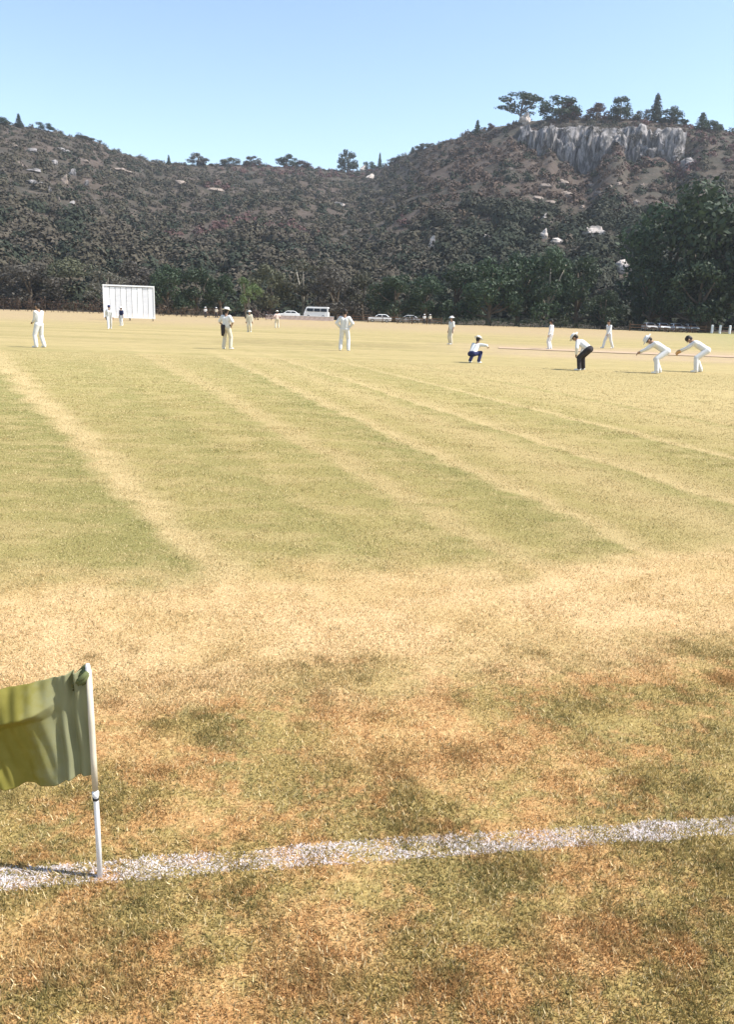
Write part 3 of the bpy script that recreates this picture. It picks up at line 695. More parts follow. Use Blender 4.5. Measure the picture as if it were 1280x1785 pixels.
# ------------------------------------------------------------------ sight screen
sx, sy = ground_at(226, 559); sz = float(gz(sx, sy)); SW = 84*sy/FPX; SH = 58*sy/FPX
ss = tag(empty('sight_screen', (sx, sy, sz), math.radians(15)), 'large white boarded sight screen standing at the far boundary', 'sight screen')
nb = 9; bw = (SW - 0.3)/nb
for k in range(nb):
    bm = bmesh.new(); box(bm, (0, 0, 0), (bw - 0.05, 0.03, SH - 0.75), None, 0.006)
    obj('board', bm_mesh('board', bm), M['grey_board' if k in (2, 4, 7) else 'white_board'], ss, (-SW/2 + 0.15 + bw*(k + .5), (0.012 if k % 2 else -0.006), 0.42 + (SH - 0.6)/2))
for nm, c, s_ in (('top_rail', (0, -0.03, SH - 0.09), (SW, 0.14, 0.18)), ('bottom_rail', (0, -0.03, 0.38), (SW, 0.14, 0.16)),
                  ('side_post', (-SW/2 + 0.075, -0.03, SH/2 + .15), (0.15, 0.13, SH - 0.48)), ('side_post', (SW/2 - 0.075, -0.03, SH/2 + .15), (0.15, 0.13, SH - 0.48))):
    bm = bmesh.new(); box(bm, c, s_, None, 0.01); obj(nm, bm_mesh(nm, bm), M['white_paint'], ss)
for sgn in (-1, 0, 1):
    bm = bmesh.new(); xx = sgn*(SW/2 - 0.3); box(bm, (xx, 0.06, SH/2), (0.1, 0.08, SH - 0.5)); tube(bm, [(xx, 0.08, SH*0.75), (xx, 1.5, 0.3)], 0.05, 6); tube(bm, [(xx, -0.1, 0.3), (xx, 1.55, 0.3)], 0.05, 6)
    obj('brace', bm_mesh('brace', bm), M['white_paint'], ss)
    for yy in (0.0, 1.45):
        bm = bmesh.new(); tube(bm, [(xx - 0.05, yy, 0.18), (xx + 0.05, yy, 0.18)], 0.2, 14); obj('wheel', bm_mesh('wheel', bm), M['rubber'], ss)

# ------------------------------------------------------------------ cars
def extrude_profile(bm, prof, w0, w1=None, zlo=None, zhi=None):
    """side profile (y,z) extruded across x; narrows from w0 at zlo to w1 at zhi"""
    def wd(z):
        if w1 is None: return w0
        t = min(1, max(0, (z - zlo)/(zhi - zlo))); return w0 + (w1 - w0)*t
    a = [bm.verts.new((-wd(z)/2, y, z)) for y, z in prof]; b = [bm.verts.new((wd(z)/2, y, z)) for y, z in prof]
    n_ = len(prof)
    for i in range(n_): bm.faces.new((a[i], a[(i+1) % n_], b[(i+1) % n_], b[i]))
    bm.faces.new(a[::-1]); bm.faces.new(b)
    bmesh.ops.recalc_face_normals(bm, faces=bm.faces[:])
def car(loc, rz, kind, paint, label, group):
    t = empty('van' if kind == 'van' else 'car', loc, rz)
    if kind == 'van':
        L_, W_, prof = 4.7, 1.85, [(-2.35, .35), (2.35, .35), (2.38, .8), (2.25, 1.1), (1.9, 2.0), (1.7, 2.12), (-2.2, 2.15), (-2.35, 2.0)]
        glass_s = [[(-2.1, 1.25), (-0.9, 1.25), (-0.9, 1.85), (-2.1, 1.85)], [(-0.8, 1.25), (0.4, 1.25), (0.4, 1.85), (-0.8, 1.85)], [(0.5, 1.25), (1.95, 1.25), (1.72, 1.85), (0.5, 1.85)]]
        ws = ((2.26, 1.2), (1.97, 1.95)); rw = ((-2.37, 1.25), (-2.37, 1.9)); zl, zh, w1 = 1.1, 2.15, 1.6
    else:
        L_, W_, prof = 4.3, 1.72, [(-2.12, .32), (2.12, .32), (2.16, .62), (2.0, .82), (0.95, .95), (0.35, 1.36), (0.1, 1.43), (-1.0, 1.43), (-1.25, 1.36), (-1.75, 1.0), (-2.1, .95), (-2.16, .6)]
        glass_s = [[(-1.5, 1.0), (-0.45, 1.0), (-0.45, 1.33), (-1.15, 1.33)], [(-0.38, 1.0), (0.72, 1.0), (0.28, 1.33), (-0.38, 1.33)]]
        ws = ((0.93, 1.0), (0.38, 1.37)); rw = ((-1.73, 1.03), (-1.27, 1.36)); zl, zh, w1 = 0.9, 1.43, 1.3
    wf = lambda z: W_ + (w1 - W_)*min(1, max(0, (z - zl)/(zh - zl)))
    bm = bmesh.new(); extrude_profile(bm, prof, W_, w1, zl, zh)
    bmesh.ops.bevel(bm, geom=bm.edges[:], offset=0.05, segments=2, affect='EDGES', profile=0.5)
    body = obj('body', bm_mesh('body', bm), M[paint], t)
    for sgn in (-1, 1):
        for g_ in glass_s:
            bm = bmesh.new(); vs = [bm.verts.new((sgn*(wf(z)/2 + 0.008), y, z)) for y, z in g_]; bm.faces.new(vs if sgn > 0 else vs[::-1])
            r = bmesh.ops.solidify(bm, geom=bm.faces[:], thickness=0.012); obj('window', bm_mesh('window', bm), M['glass'], t)
    for nm, ((y0, z0), (y1, z1)), sg in (('windscreen', ws, 1), ('rear_window', rw, -1)):
        bm = bmesh.new(); o_ = 0.03*sg
        vs = [bm.verts.new(p) for p in ((-wf(z0)/2 + .12, y0 + o_, z0 + .02), (wf(z0)/2 - .12, y0 + o_, z0 + .02), (wf(z1)/2 - .1, y1 + o_, z1 + .02), (-wf(z1)/2 + .1, y1 + o_, z1 + .02))]
        bm.faces.new(vs if sg < 0 else vs[::-1]); bmesh.ops.solidify(bm, geom=bm.faces[:], thickness=0.02); obj(nm, bm_mesh(nm, bm), M['glass'], t)
    for sgn in (-1, 1):
        for yy in (-L_*0.3, L_*0.31):
            wz = empty('wheel', (sgn*(W_/2 - 0.1), yy, 0.31)); wz.parent = t
            bm = bmesh.new(); tube(bm, [(-0.11, 0, 0), (-0.09, 0, 0), (0.09, 0, 0), (0.11, 0, 0)], [0.27, 0.31, 0.31, 0.27], 18); obj('tyre', bm_mesh('tyre', bm, False), M['rubber'], wz)
            bm = bmesh.new(); tube(bm, [(-0.125, 0, 0), (0.125, 0, 0)], 0.19, 14); obj('rim', bm_mesh('rim', bm), M['metal'], wz)
        fz_, yz = (0.7, L_/2 - 0.02)
        bm = bmesh.new(); box(bm, (sgn*(W_/2 - 0.25), yz, fz_), (0.32, 0.1, 0.15), None, 0.02); obj('headlight', bm_mesh('headlight', bm), M['lamp'], t)
        bm = bmesh.new(); box(bm, (sgn*(W_/2 + 0.06), L_*0.17 + (0.9 if kind == 'van' else 0), 1.02 if kind != 'van' else 1.35), (0.16, 0.08, 0.12), None, 0.02); obj('mirror', bm_mesh('mirror', bm), M[paint], t)
    bm = bmesh.new(); box(bm, (0, L_/2 + 0.02, 0.45), (W_ - 0.1, 0.1, 0.16), None, 0.03); obj('bumper', bm_mesh('bumper', bm), M['rubber'], t)
    bm = bmesh.new(); box(bm, (0, L_/2 + 0.01, 0.68), (0.7, 0.06, 0.12), None, 0.01); obj('grille', bm_mesh('grille', bm), M['rubber'], t)
    return tag(t, label, 'van' if kind == 'van' else 'car', group)
GC = 'vehicles parked beyond the field'
def place_car(px, Yd, rz, kind, paint, label, up=0.0):
    x = at_depth(px, 560, Yd)[0]; return car((x, Yd, float(gz(x, Yd)) + up), rz, kind, paint, label, GC)
place_car(552, 158, math.radians(84), 'van', 'car_white', 'white van parked side on behind the low pale wall', 0.25)
place_car(503, 156, math.radians(95), 'car', 'car_white', 'white car parked behind the low wall, left of the van', 0.1)
place_car(662, 150, math.radians(90), 'car', 'car_white', 'white car parked side on under dark trees right of the van', 0.05)
place_car(711, 152, math.radians(88), 'car', 'car_silver', 'silver car parked nose to tail with the white car', 0.05)
for px, pn, lb in ((1134, 'car_silver', 'silver car at the left end of the row in tree shade'), (1157, 'car_white', 'white car facing the field, second in the shaded row'), (1181, 'car_white', 'white car in the shaded row, between a white and a silver car'), (1207, 'car_silver', 'silver car closing the row nearest the white posts')):
    place_car(px, 146, math.radians(180 + random.uniform(-6, 6)), 'car', pn, lb, 0.05)
x0, x1 = at_depth(462, 555, 149)[0], at_depth(582, 555, 149)[0]
lw_ = tag(empty('low_wall', ((x0 + x1)/2, 149, float(gz(0, 149)))), 'low pinkish masonry wall in front of the white van', 'wall')
nblk = 14
for k in range(nblk):
    bm = bmesh.new(); L_ = (x1 - x0)/nblk; box(bm, (0, 0, 0), (L_ - 0.02, 0.3, 0.72 + 0.03*(k % 2)), None, 0.015)
    obj('block', bm_mesh('block', bm), M['masonry'], lw_, (-(x1 - x0)/2 + L_*(k + .5), 0.01*(k % 3), 0.33))
bm = bmesh.new(); box(bm, (0, 0, 0), (x1 - x0 + 0.1, 0.4, 0.07), None, 0.01); obj('coping', bm_mesh('coping', bm), M['white_paint'], lw_, (0, 0, 0.755))
for px in (1243, 1257, 1274, 1290):
    x = at_depth(px, 570, 143)[0]; t = tag(empty('bollard', (x, 143, float(gz(x, 143)))), 'short white post in the line beside the parked cars', 'post', 'white posts by the parked cars')
    bm = bmesh.new(); tube(bm, [(0, 0, -0.1), (0, 0, 1.3), (0, 0, 1.36)], [0.2, 0.2, 0.16], 10); p_ = obj('post', bm_mesh('post', bm), M['white_paint'], t)
    bm = bmesh.new(); tube(bm, [(0, 0, 1.36), (0, 0, 1.44)], [0.23, 0.12], 10); obj('cap', bm_mesh('cap', bm), M['white_paint'], t)
# dark rail fence at the far left and right
def rail_fence(px0, px1, Yd, h, label):
    x0, x1 = at_depth(px0, 560, Yd)[0], at_depth(px1, 560, Yd)[0]; n_ = max(2, int(abs(x1 - x0)/2.4)); t = tag(empty('rail_fence', ((x0 + x1)/2, Yd, float(gz((x0+x1)/2, Yd)))), label, 'fence')
    for k in range(n_ + 1):
        bm = bmesh.new(); box(bm, (0, 0, 0), (0.12, 0.12, h + .2), None, 0.01); obj('post', bm_mesh('post', bm), M['wood'], t, (-(x1 - x0)/2 + (x1 - x0)*k/n_, 0, h/2))
    for zz in (0.45, 0.8):
        bm = bmesh.new(); box(bm, (0, 0, 0), (x1 - x0, 0.05, 0.11), None, 0.006); obj('rail', bm_mesh('rail', bm), M['wood'], t, (0, -0.085, h*zz + 0.05))
rail_fence(1100, 1340, 143.6, 1.25, 'dark wooden rail fence in front of the parked cars')
rail_fence(590, 770, 147, 1.2, 'dark wooden rail fence in front of the two middle cars')

# ------------------------------------------------------------------ people
def blob(name, caps, voxel, smooth_it=3):
    bm = bmesh.new()
    for p0, r0, p1, r1 in caps:
        p0, p1 = Vector(p0), Vector(p1); d = p1 - p0; L_ = d.length
        if L_ < 1e-4: d = Vector((0, 0, 1)); L_ = 1e-4
        q = d.normalized(); pts = []; rad = []
        for k in range(4):
            a = (k + 0.35)/4*math.pi/2; pts.append(p0 - q*r0*math.cos(a)); rad.append(r0*math.sin(a))
        pts += [p0, p1]; rad += [r0, r1]
        for k in range(3, -1, -1):
            a = (k + 0.35)/4*math.pi/2; pts.append(p1 + q*r1*math.cos(a)); rad.append(r1*math.sin(a))
        tube(bm, pts, rad, 10)
    bmesh.ops.recalc_face_normals(bm, faces=bm.faces[:])
    o = bpy.data.objects.new('tmp', bm_mesh('tmp', bm)); col.objects.link(o)
    md = o.modifiers.new('r', 'REMESH'); md.mode = 'VOXEL'; md.voxel_size = voxel
    if smooth_it: ms = o.modifiers.new('s', 'SMOOTH'); ms.iterations = smooth_it; ms.factor = 0.5
    dg = bpy.context.evaluated_depsgraph_get(); me = bpy.data.meshes.new_from_object(o.evaluated_get(dg)); me.name = name
    bpy.data.objects.remove(o)
    me.polygons.foreach_set('use_smooth', [True]*len(me.polygons)); me.materials.clear()
    return me
def ik(a, b, l1, l2, hint):
    a, b = Vector(a), Vector(b); d = b - a; L_ = min(d.length, (l1 + l2)*0.995); u = d.normalized(); b = a + u*L_
    x = (l1*l1 - l2*l2 + L_*L_)/(2*L_); h = math.sqrt(max(0, l1*l1 - x*x)); hv = Vector(hint); hv = hv - u*hv.dot(u)
    if hv.length < 1e-4: hv = Vector((0, 0, 1))
    return a + u*x + hv.normalized()*h, b
POSES = dict(
 stand=dict(hip=(0, 0, .92), chest=(0, .0, 1.40), head=(0, .03, 1.63), hands=[(-.27, .06, .82), (.27, .06, .82)], feet=[(-.12, .02), (.12, -.02)], eh=(0, -1, 0)),
 clasped=dict(hip=(0, 0, .92), chest=(0, -.02, 1.40), head=(0, .02, 1.63), hands=[(-.05, .27, 1.02), (.05, .27, 1.04)], feet=[(-.17, .05), (.17, -.05)], eh=(0, -.4, -1)),
 hips=dict(hip=(0, 0, .92), chest=(0, -.02, 1.40), head=(0, .02, 1.63), hands=[(-.20, .06, .98), (.20, .06, .98)], feet=[(-.17, .0), (.17, .05)], eh='out'),
 walk=dict(hip=(0, 0, .90), chest=(0, .05, 1.38), head=(0, .09, 1.61), hands=[(-.26, .28, .88), (.26, -.22, .86)], feet=[(-.1, -.30), (.1, .28)], eh=(0, -1, 0)),
 bend=dict(hip=(0, -.24, .80), chest=(0, .17, 1.07), head=(0, .36, 1.20), hands=[(-.23, .17, .60), (.23, .17, .60)], feet=[(-.24, 0), (.24, .02)], eh='out'),
 reach=dict(hip=(0, -.24, .76), chest=(0, .20, 1.02), head=(0, .40, 1.12), hands=[(-.10, .66, .72), (.12, .64, .68)], feet=[(-.26, .06), (.26, -.12)], eh=(0, -.3, -1)),
 crouch=dict(hip=(0, -.22, .40), chest=(0, .12, .80), head=(0, .22, 1.02), hands=[(-.20, .46, .52), (.38, .42, .72)], feet=[(-.22, .0), (.22, .02)], eh='out'))
def person(px, py, facing, pose, label, scale=1.0, shirt='white_cloth', trousers='white_cloth', hat=None, hatcol='white_cloth', sleeves='short', gloves=None, jumper=False, loc=None, group='cricketers out on the field', hi=True):
    if loc is None: gx, gy = ground_at(px, py); loc = (gx, gy, float(fz(gx, gy)))
    t = empty('person', loc, facing, (scale,)*3); P = POSES[pose]; vx = 0.0125 if hi else 0.022
    hip, ch, hd = Vector(P['hip']), Vector(P['chest']), Vector(P['head']); sp = (ch - hip).normalized()
    hdd = (hd - ch).normalized()
    body = []; sh = []; trs = []; shoes = []; glv = []
    sho = [ch + Vector((sg*.185, 0, .0)) for sg in (-1, 1)]; hj = [hip + Vector((sg*.095, 0, 0)) for sg in (-1, 1)]
    for i, sg in enumerate((-1, 1)):
        hint = Vector((sg*1.0, -.35, .1)) if P['eh'] == 'out' else Vector(P['eh']) + Vector((sg*.25, 0, 0))
        el, ha = ik(sho[i], P['hands'][i], .29, .26, hint)
        ft = Vector((P['feet'][i][0], P['feet'][i][1], .085)); kn, ft = ik(hj[i], ft, .44, .42, Vector((sg*.25, 1, 0)))
        ft.z = max(ft.z, .085)
        body += [(sho[i], .062, el, .044), (el, .043, ha, .028), (hj[i], .095, kn, .062), (kn, .06, ft, .043)]
        dh = (ha - el).normalized(); side = dh.cross(Vector((0, 0, 1)) if abs(dh.z) < .8 else Vector((0, 1, 0))).normalized(); nrm = dh.cross(side)
        hb = [(ha, .028, ha + dh*.06, .034), (ha + side*.022, .022, ha + dh*.085 + side*.03, .02), (ha - side*.022, .022, ha + dh*.085 - side*.03, .02)]
        for k, ln in enumerate((.062, .074, .07, .055)):
            b0 = ha + dh*.09 + side*(.033 - .022*k); m_ = b0 + dh*ln*.55 + nrm*.012; hb += [(b0, .010, m_, .0095), (m_, .0095, m_ + dh*ln*.4 + nrm*.028, .008)]
        b0 = ha + dh*.03 + side*.03; hb += [(b0, .013, b0 + side*.035 + dh*.03, .011), (b0 + side*.035 + dh*.03, .011, b0 + side*.04 + dh*.065 + nrm*.012, .009)]
        body += hb
        if gloves: glv += [(a, r0 + .02, b, r1 + .02) for a, r0, b, r1 in hb]
        fd = Vector((sg*.22, 1, 0)).normalized()
        shoes += [(ft + Vector((0, -.03, -.035)), .05, ft + fd*.09 + Vector((0, 0, -.045)), .04), (ft + fd*.05 + Vector((0, 0, -.045)), .042, ft + fd*.16 + Vector((0, 0, -.05)), .034), (ft + Vector((0, 0, .0)), .05, ft + Vector((0, 0, -.03)), .05)]
        trs += [(hj[i], .118, kn, .088), (kn, .088, ft + Vector((0, 0, .015)), .078), (hip + Vector((sg*.05, 0, .02)), .125, hj[i], .12), (hip + sp*.1 + Vector((sg*.06, 0, 0)), .105, hip, .12)]
        sh += [(hip + sp*.09 + Vector((sg*.055, 0, 0)), .122, ch + sp*-.1 + Vector((sg*.075, 0, 0)), .128), (ch + sp*-.1 + Vector((sg*.075, 0, 0)), .128, sho[i] + sp*-.02 - Vector((sg*.035, 0, 0)), .095), (sho[i], .082, el.lerp(sho[i], .12), .072)]
        if sleeves == 'long': sh += [(el, .068, ha.lerp(el, .1), .05), (el.lerp(sho[i], .15), .07, el, .068)]
        body += [(hip + Vector((sg*.05, 0, 0)), .105, ch + sp*-.1 + Vector((sg*.06, 0, 0)), .11), (ch - sp*.1, .1, sho[i], .07)]
    body += [(ch + hdd*.03, .062, hd - hdd*.07, .056), (hd + hdd*.025 + Vector((0, -.012, 0)), .092, hd + hdd*.03 + Vector((0, .012, 0)), .088), (hd - hdd*.06 + Vector((0, .025, 0)), .062, hd + Vector((0, .03, 0)), .075)]
    fwd = Vector((0, 1, 0)) - hdd*hdd.y; fwd.normalize(); rt = Vector((1, 0, 0))
    body += [(hd + fwd*.1 + hdd*.01, .012, hd + fwd*.116 - hdd*.022, .017), (hd + fwd*.088 - hdd*.062 - rt*.02, .012, hd + fwd*.088 - hdd*.062 + rt*.02, .012), (hd + fwd*.075 - hdd*.095, .025, hd + fwd*.08 - hdd*.09, .022)]
    for sg in (-1, 1): body += [(hd + rt*sg*.09 + hdd*.01, .016, hd + rt*sg*.092 - hdd*.025, .013)]
    bo = obj('body', blob('body', body, vx), M['skin'], t)
    for sg in (-1, 1):
        bm = bmesh.new(); bmesh.ops.create_uvsphere(bm, u_segments=8, v_segments=6, radius=.013, matrix=Matrix.Translation(hd + fwd*.095 + rt*sg*.034 + hdd*.012)); obj('eye', bm_mesh('eye', bm, True), M['eye'], bo)
    hr = [(hd + hdd*.045 - fwd*.03, .100, hd + hdd*.05 + fwd*.005, .097), (hd - fwd*.045 - hdd*.02, .082, hd - fwd*.035 + hdd*.03, .09)]
    obj('hair', blob('hair', hr, .018), M['hair'], t)
    obj('shirt', blob('shirt', sh, .02 if hi else .03), M[shirt], t); obj('trousers', blob('trousers', trs, .02 if hi else .03), M[trousers], t)
    obj('shoes', blob('shoes', shoes, .016), M['shoe'], t)
    if glv: obj('gloves', blob('gloves', glv, .016), M[gloves], t)
    if hat:
        bm = bmesh.new(); up = hdd; c = hd + up*.075
        q = up.to_track_quat('Z', 'Y').to_matrix().to_4x4(); mt_ = Matrix.Translation(c) @ q
        if hat == 'brim': prof = [(.19, -.012), (.195, -.004), (.118, .012), (.116, .055), (.1, .085), (.06, .1), (.001, .103)]
        else: prof = [(.114, -.02), (.116, .02), (.105, .062), (.07, .09), (.001, .098)]
        rings = []
        for r_0, z_0 in prof: rings.append([bm.verts.new(mt_ @ Vector((r_0*math.cos(2*math.pi*k/20), r_0*1.12*math.sin(2*math.pi*k/20), z_0))) for k in range(20)])
        for i in range(len(rings) - 1):
            for k in range(20): bm.faces.new((rings[i][k], rings[i][(k+1) % 20], rings[i+1][(k+1) % 20], rings[i+1][k]))
        bm.faces.new(rings[0][::-1]); bm.faces.new(rings[-1]); ho = obj('hat' if hat == 'brim' else 'cap', bm_mesh('hat', bm, True), M[hatcol], t)
        if hat == 'cap':
            bm = bmesh.new(); pe = hd + up*.062 + fwd*.1; tube(bm, [pe - rt*.07 + fwd*.0, pe + fwd*.055 - rt*.045, pe + fwd*.07, pe + fwd*.055 + rt*.045, pe + rt*.07], [.012, .016, .018, .016, .012], 6); obj('peak', bm_mesh('peak', bm, True), M[hatcol], ho)
    if jumper:                                       # dark jumper tied round the waist, hanging over one side
        jp = [(hip + sp*.12 + Vector((-.15, .02, 0)), .06, hip + sp*.12 + Vector((.15, .02, 0)), .06), (hip + Vector((-.15, -.1, .08)), .075, hip + Vector((-.16, -.06, -.30)), .07), (hip + Vector((-.05, -.12, .08)), .07, hip + Vector((-.08, -.1, -.22)), .06)]
        obj('jumper', blob('jumper', jp, .025), M['dark_cloth'], t)
    return tag(t, label, 'person', group)
R_ = math.radians
# facing: 0 looks along +Y (away from the camera), 90 degrees to the picture's left, 180 towards the camera
person(70, 606, R_(70), 'clasped', 'person in white with dark hair, hands together, nearest the left edge of the field', 0.97, sleeves='long')
person(191, 574, R_(200), 'walk', 'person in white wearing a dark cap in front of the sight screen', 1.0, hat='cap', hatcol='navy_cloth', sleeves='long')
person(212, 567, R_(150), 'stand', 'person in white and a navy jumper close to the sight screen', 0.98, shirt='navy_cloth', hat='brim', sleeves='short')
person(395, 609, R_(-25), 'hips', 'person in a white hat with a dark jumper tied at the waist', 1.0, hat='brim', jumper=True, trousers='cream_cloth')
person(435, 579, R_(170), 'stand', 'slim person in cream standing by the dark red hedge', 0.97, shirt='cream_cloth', trousers='cream_cloth', hat='brim', sleeves='long')
person(483, 572, R_(20), 'hips', 'person in pale pink shirt and hat standing left of the low wall', 1.03, shirt='pink_cloth', trousers='cream_cloth', hat='brim')
person(600, 612, R_(-8), 'hips', 'dark haired person in white seen from behind with hands on hips', 1.07, sleeves='long')
person(786, 600, R_(120), 'stand', 'slim person in white shirt and cream trousers standing behind the crouching player', 1.0, trousers='cream_cloth', hat='brim')
person(827, 633, R_(-40), 'crouch', 'crouching person in a white hat with dark trousers', 0.86, hat='brim', trousers='navy_cloth', sleeves='long')
person(959, 609, R_(60), 'stand', 'upright person in white left of the bending man in dark trousers', 1.0, sleeves='long')
person(1014, 646, R_(55), 'bend', 'bending person in white shirt and dark trousers with hands on knees', 0.93, trousers='dark_cloth', hat='brim', sleeves='long')
person(1060, 607, R_(110), 'walk', 'walking person in white right of the bending man in dark trousers', 1.08, sleeves='long')
person(1146, 651, R_(80), 'reach', 'bending person in white reaching both arms forward over the pitch', 1.0, hat='brim', sleeves='long')
person(1216, 649, R_(72), 'reach', 'dark haired crouching person in white wearing big tan gloves', 1.04, gloves='tan_leather', sleeves='long')
for px, Yd, lb, sh_ in ((358, 141.5, 'distant onlooker in white behind the brown hedge, nearer the sight screen', 'white_cloth'), (377, 141, 'distant onlooker in pale shirt close behind the fielder in a white hat', 'cream_cloth'), (740, 145, 'distant onlooker in white under the trees, left of another onlooker', 'white_cloth'), (750, 145.4, 'distant onlooker in cream under the trees, right of another onlooker', 'cream_cloth')):
    x = at_depth(px, 555, Yd)[0]
    person(0, 0, R_(180), 'stand', lb, 1.0, shirt=sh_, trousers='dark_cloth', hat='brim', loc=(x, Yd, float(fz(x, Yd))), group='onlookers beyond the boundary', hi=False)

# ------------------------------------------------------------------ boundary flag
fx, fy = ground_at(174, 1530)
fl = tag(empty('boundary_flag', (fx, fy, 0)), 'green cloth flag on a thin white pole planted in the boundary line', 'flag')
bm = bmesh.new(); PH = 0.688
tube(bm, [(0, 0, -0.05), (0.001, 0, 0.2), (0.0, 0, 0.45), (-0.002, 0, PH - .006), (-0.002, 0, PH)], [.0078, .0076, .0072, .0066, .004], 16); pole = obj('pole', bm_mesh('pole', bm, True), M['white_paint'], fl)
bm = bmesh.new(); tube(bm, [(0, 0, .272), (0, 0, .275), (0, 0, .287), (0, 0, .29)], [.0078, .0100, .0100, .0078], 16); obj('collar', bm_mesh('collar', bm, True), M['white_paint'], fl)
bm = bmesh.new(); tube(bm, [(0, 0, .262), (0, 0, .27)], [.0092, .0092], 14); obj('band', bm_mesh('band', bm, True), M['rubber'], fl)
nu, nv = 120, 100; FW = 0.315; vv = np.zeros((nv + 1, nu + 1, 3))
for j in range(nv + 1):
    q = j/nv
    for i in range(nu + 1):
        u = i/nu
        x = -0.008 - FW*u*(1 - 0.13*q*u)
        zt = PH - 0.016 - 0.085*u**1.15 - 0.010*math.sin(math.pi*u)      # drooping top hem
        zb = 0.338 - 0.036*min(1, u*1.9)**1.2 + 0.006*math.sin(12*u)      # lower hem hangs lowest away from the pole
        fl_ = float(sstep(0.22, 0.5, u)); q0 = 0.30 - 0.10*(1 - u)
        over = (q/q0)**0.8 if q < q0 else max(0.0, 1 - (q - q0)/0.10)*0.55 + 0.45*math.exp(-(q - q0)*2.2)
        z = zt + (zb - zt)*q
        y = -0.060*over*fl_
        pl = math.exp(-((u - 0.16)/0.13)**2)                               # upright pleats by the pole
        y += 0.013*pl*math.sin(46*u + 2.5*q)*(0.4 + 0.6*q) + 0.022*math.exp(-((u - 0.13)/0.07)**2)*math.exp(-(q/0.2)**2)*math.sin(60*u)
        y += (0.004 + 0.014*u)*math.sin(2*math.pi*(1.5*u + 0.25*q) + 0.4)*q + 0.005*math.sin(21*u - 6*q)*u + 0.002*math.sin(47*u + 13*q)
        z += 0.006*math.sin(13*u + 1.0)*q*u
        vv[j, i] = (x, y, z)
ii = np.arange((nu + 1)*(nv + 1)).reshape(nv + 1, nu + 1)
ff = np.stack([ii[:-1, :-1].ravel(), ii[1:, :-1].ravel(), ii[1:, 1:].ravel(), ii[:-1, 1:].ravel()], 1)
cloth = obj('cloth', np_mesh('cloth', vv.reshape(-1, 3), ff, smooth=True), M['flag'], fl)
sd = cloth.modifiers.new('thick', 'SOLIDIFY'); sd.thickness = 0.0012
bm = bmesh.new()
tube(bm, [(0, 0, .295), (0, 0, .4), (0, 0, .5), (0, 0, PH - 0.02)], [.0088, .0086, .0088, .0080], 14); obj('sleeve', bm_mesh('sleeve', bm, True), M['cream_cloth'], fl)
bm = bmesh.new()
for k in range(5):
    a = k*1.3; tube(bm, [(0.0, 0.004*math.cos(a), PH - .012 - .006*k), (-.015, .014*math.cos(a), PH - .018 - .010*k), (-.035 - .004*k, .012*math.cos(a + 1), PH - .032 - .014*k)], [.007, .009, .003], 7)
obj('tie', bm_mesh('tie', bm, True), M['flag_dark'], fl)

# ------------------------------------------------------------------ grass blades and the painted line
def line_c(x): return 2.205 + 0.165*x - 0.006*x*x
NB = 1500000
Yb = np.exp(rng.uniform(math.log(0.9), math.log(30.0), NB)); Xb = rng.uniform(-1, 1, NB)*(0.50*Yb + 0.75)
e = Yb - line_c(Xb); edge = 0.052 + 0.018*fbm(Xb*9, Yb*9, 3)
on = (np.abs(e) < edge) & (rng.random(NB) < 0.80 + 0.5*fbm(Xb*10+3, Yb*26, 4)) & (np.abs(Xb) < 6)
cover = fbm(Xb*7+11, Yb*7+5, 3)
keep = (rng.random(NB) < np.clip(0.85 + 0.9*cover, 0.35, 1.0)); Xb, Yb, on = Xb[keep], Yb[keep], on[keep]
def blades(name, X, Y, material, hscale=1.0, wscale=1.0, extra=None, flat=1.0):
    n = len(X); fd = np.clip(Y/6.0, 1, 3.2)
    tuft = 1 + 0.45*fbm(X*5, Y*5, 3)
    h = (0.005 + 0.015*rng.random(n)**1.6)*tuft*hscale; wd = (0.0011 + 0.0017*rng.random(n))*fd*wscale
    a = rng.uniform(0, 2*math.pi, n); lean = (0.2 + 1.0*rng.random(n))*flat; la = rng.uniform(0, 2*math.pi, n)
    bx, by = np.cos(a)*wd, np.sin(a)*wd; z = fz(X, Y) - 0.002
    tx, ty = np.cos(la)*lean*h, np.sin(la)*lean*h
    v = np.stack([np.stack([X - bx, Y - by, z], 1), np.stack([X + bx, Y + by, z], 1), np.stack([X + tx, Y + ty, z + h], 1)], 1).reshape(-1, 3)
    rn = rng.random(n)
    if extra is not None:                              # coarser green tufts
        ex, ey = extra; m_ = len(ex); hh = 0.007 + 0.016*rng.random(m_); ww = 0.0012 + 0.0014*rng.random(m_); a2 = rng.uniform(0, 6.283, m_); l2 = rng.uniform(0, 6.283, m_); ln = 0.2 + 0.7*rng.random(m_)
        zz = fz(ex, ey) - 0.002
        v2 = np.stack([np.stack([ex - np.cos(a2)*ww, ey - np.sin(a2)*ww, zz], 1), np.stack([ex + np.cos(a2)*ww, ey + np.sin(a2)*ww, zz], 1), np.stack([ex + np.cos(l2)*ln*hh, ey + np.sin(l2)*ln*hh, zz + hh], 1)], 1).reshape(-1, 3)
        v = np.concatenate([v, v2]); rn = np.concatenate([rn, 0.08 + rng.random(m_)*0.40]); n += m_
    k = np.arange(n)*3; f = np.stack([k, k+1, k+2], 1)
    return obj(name, np_mesh(name, v, f, attrs={'rnd': np.repeat(rn, 3)}), material)
EX, EY = [], []
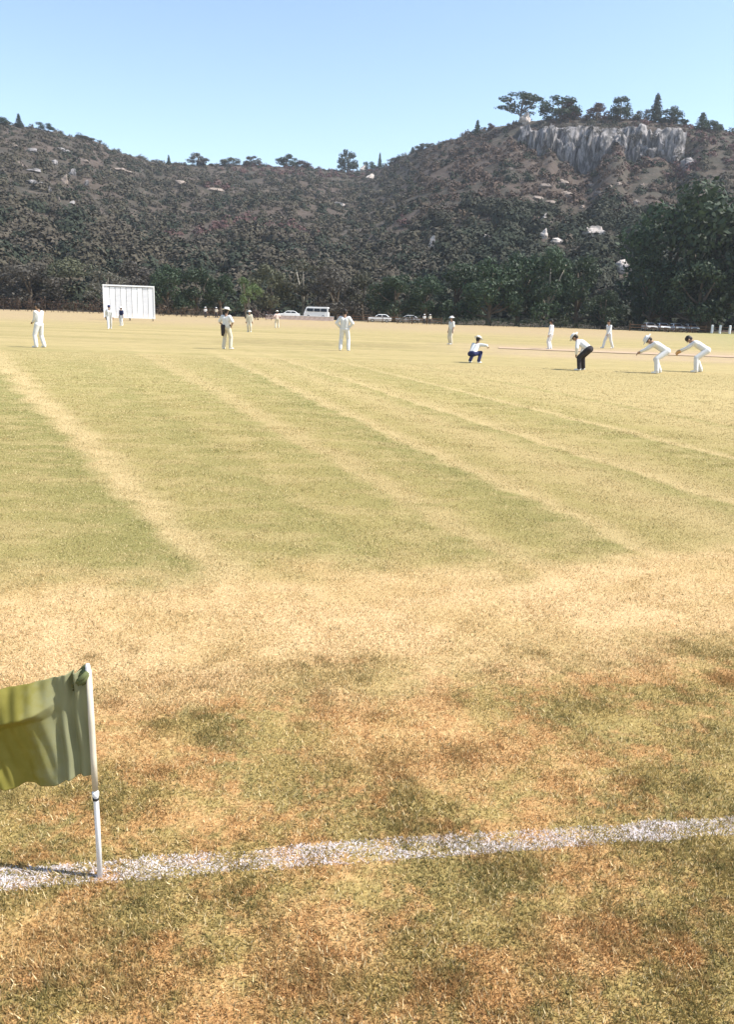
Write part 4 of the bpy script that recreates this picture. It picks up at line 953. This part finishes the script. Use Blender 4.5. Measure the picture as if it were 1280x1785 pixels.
spots = [(240, 1430, .16), (400, 1590, .22), (950, 1690, .2), (130, 1745, .12), (330, 1270, .2), (1010, 1230, .3), (700, 1420, .22), (1230, 1420, .25), (620, 1730, .12), (1100, 1600, .2), (420, 1180, .35), (880, 1530, .2), (250, 1700, .1), (1200, 1160, .3)]
spots += [(random.uniform(-50, 1330), random.uniform(1130, 1780), random.uniform(.03, .09)) for _ in range(90)]
for px, py, rr in spots:
    gx, gy = ground_at(px, py); nc = max(2, int(14*rr/0.2))
    for _ in range(nc):
        cx, cy = gx + rng.normal(scale=rr*.6), gy + rng.normal(scale=rr*.5); q_ = int(rng.uniform(50, 150)); sc_ = rng.uniform(.02, .075)
        EX.append(cx + rng.normal(scale=sc_, size=q_)); EY.append(cy + rng.normal(scale=sc_, size=q_))
EX, EY = np.concatenate(EX), np.concatenate(EY)
go = blades('grass', Xb[~on], Yb[~on], M['blade'], extra=(EX, EY)); tag(go, 'short parched grass, straw and olive, across the foreground', kind='stuff')
x2 = rng.uniform(-3.2, 3.2, 110000); y2 = line_c(x2) + rng.uniform(-1, 1, 110000)*(0.05 + 0.02*fbm(x2*9, x2*3+1, 3))
k2 = (rng.random(len(x2)) < np.clip(0.80 + 1.4*fbm(x2*8+3, y2*24, 4), 0.12, 1))
lo = blades('boundary_line', np.concatenate([Xb[on], x2[k2]]), np.concatenate([Yb[on], y2[k2]]), M['painted'], 0.36, 1.9, None, 2.4)
tag(lo, 'white painted boundary line crossing the dry grass', kind='structure')

# ------------------------------------------------------------------ summer haze
bm = bmesh.new(); box(bm, (0, 560, 95), (2300, 1300, 200)); hz = obj('haze', bm_mesh('haze', bm))
mz = bpy.data.materials.new('haze'); mz.use_nodes = True; nt = mz.node_tree; nt.nodes.clear()
pv = nt.nodes.new('ShaderNodeVolumePrincipled'); pv.inputs['Color'].default_value = (0.86, 0.90, 0.95, 1); pv.inputs['Density'].default_value = 0.00016; pv.inputs['Anisotropy'].default_value = 0.2
mo = nt.nodes.new('ShaderNodeOutputMaterial'); nt.links.new(pv.outputs[0], mo.inputs['Volume']); hz.data.materials.append(mz)
tag(hz, 'thin pale summer haze over the field and hill', kind='stuff')
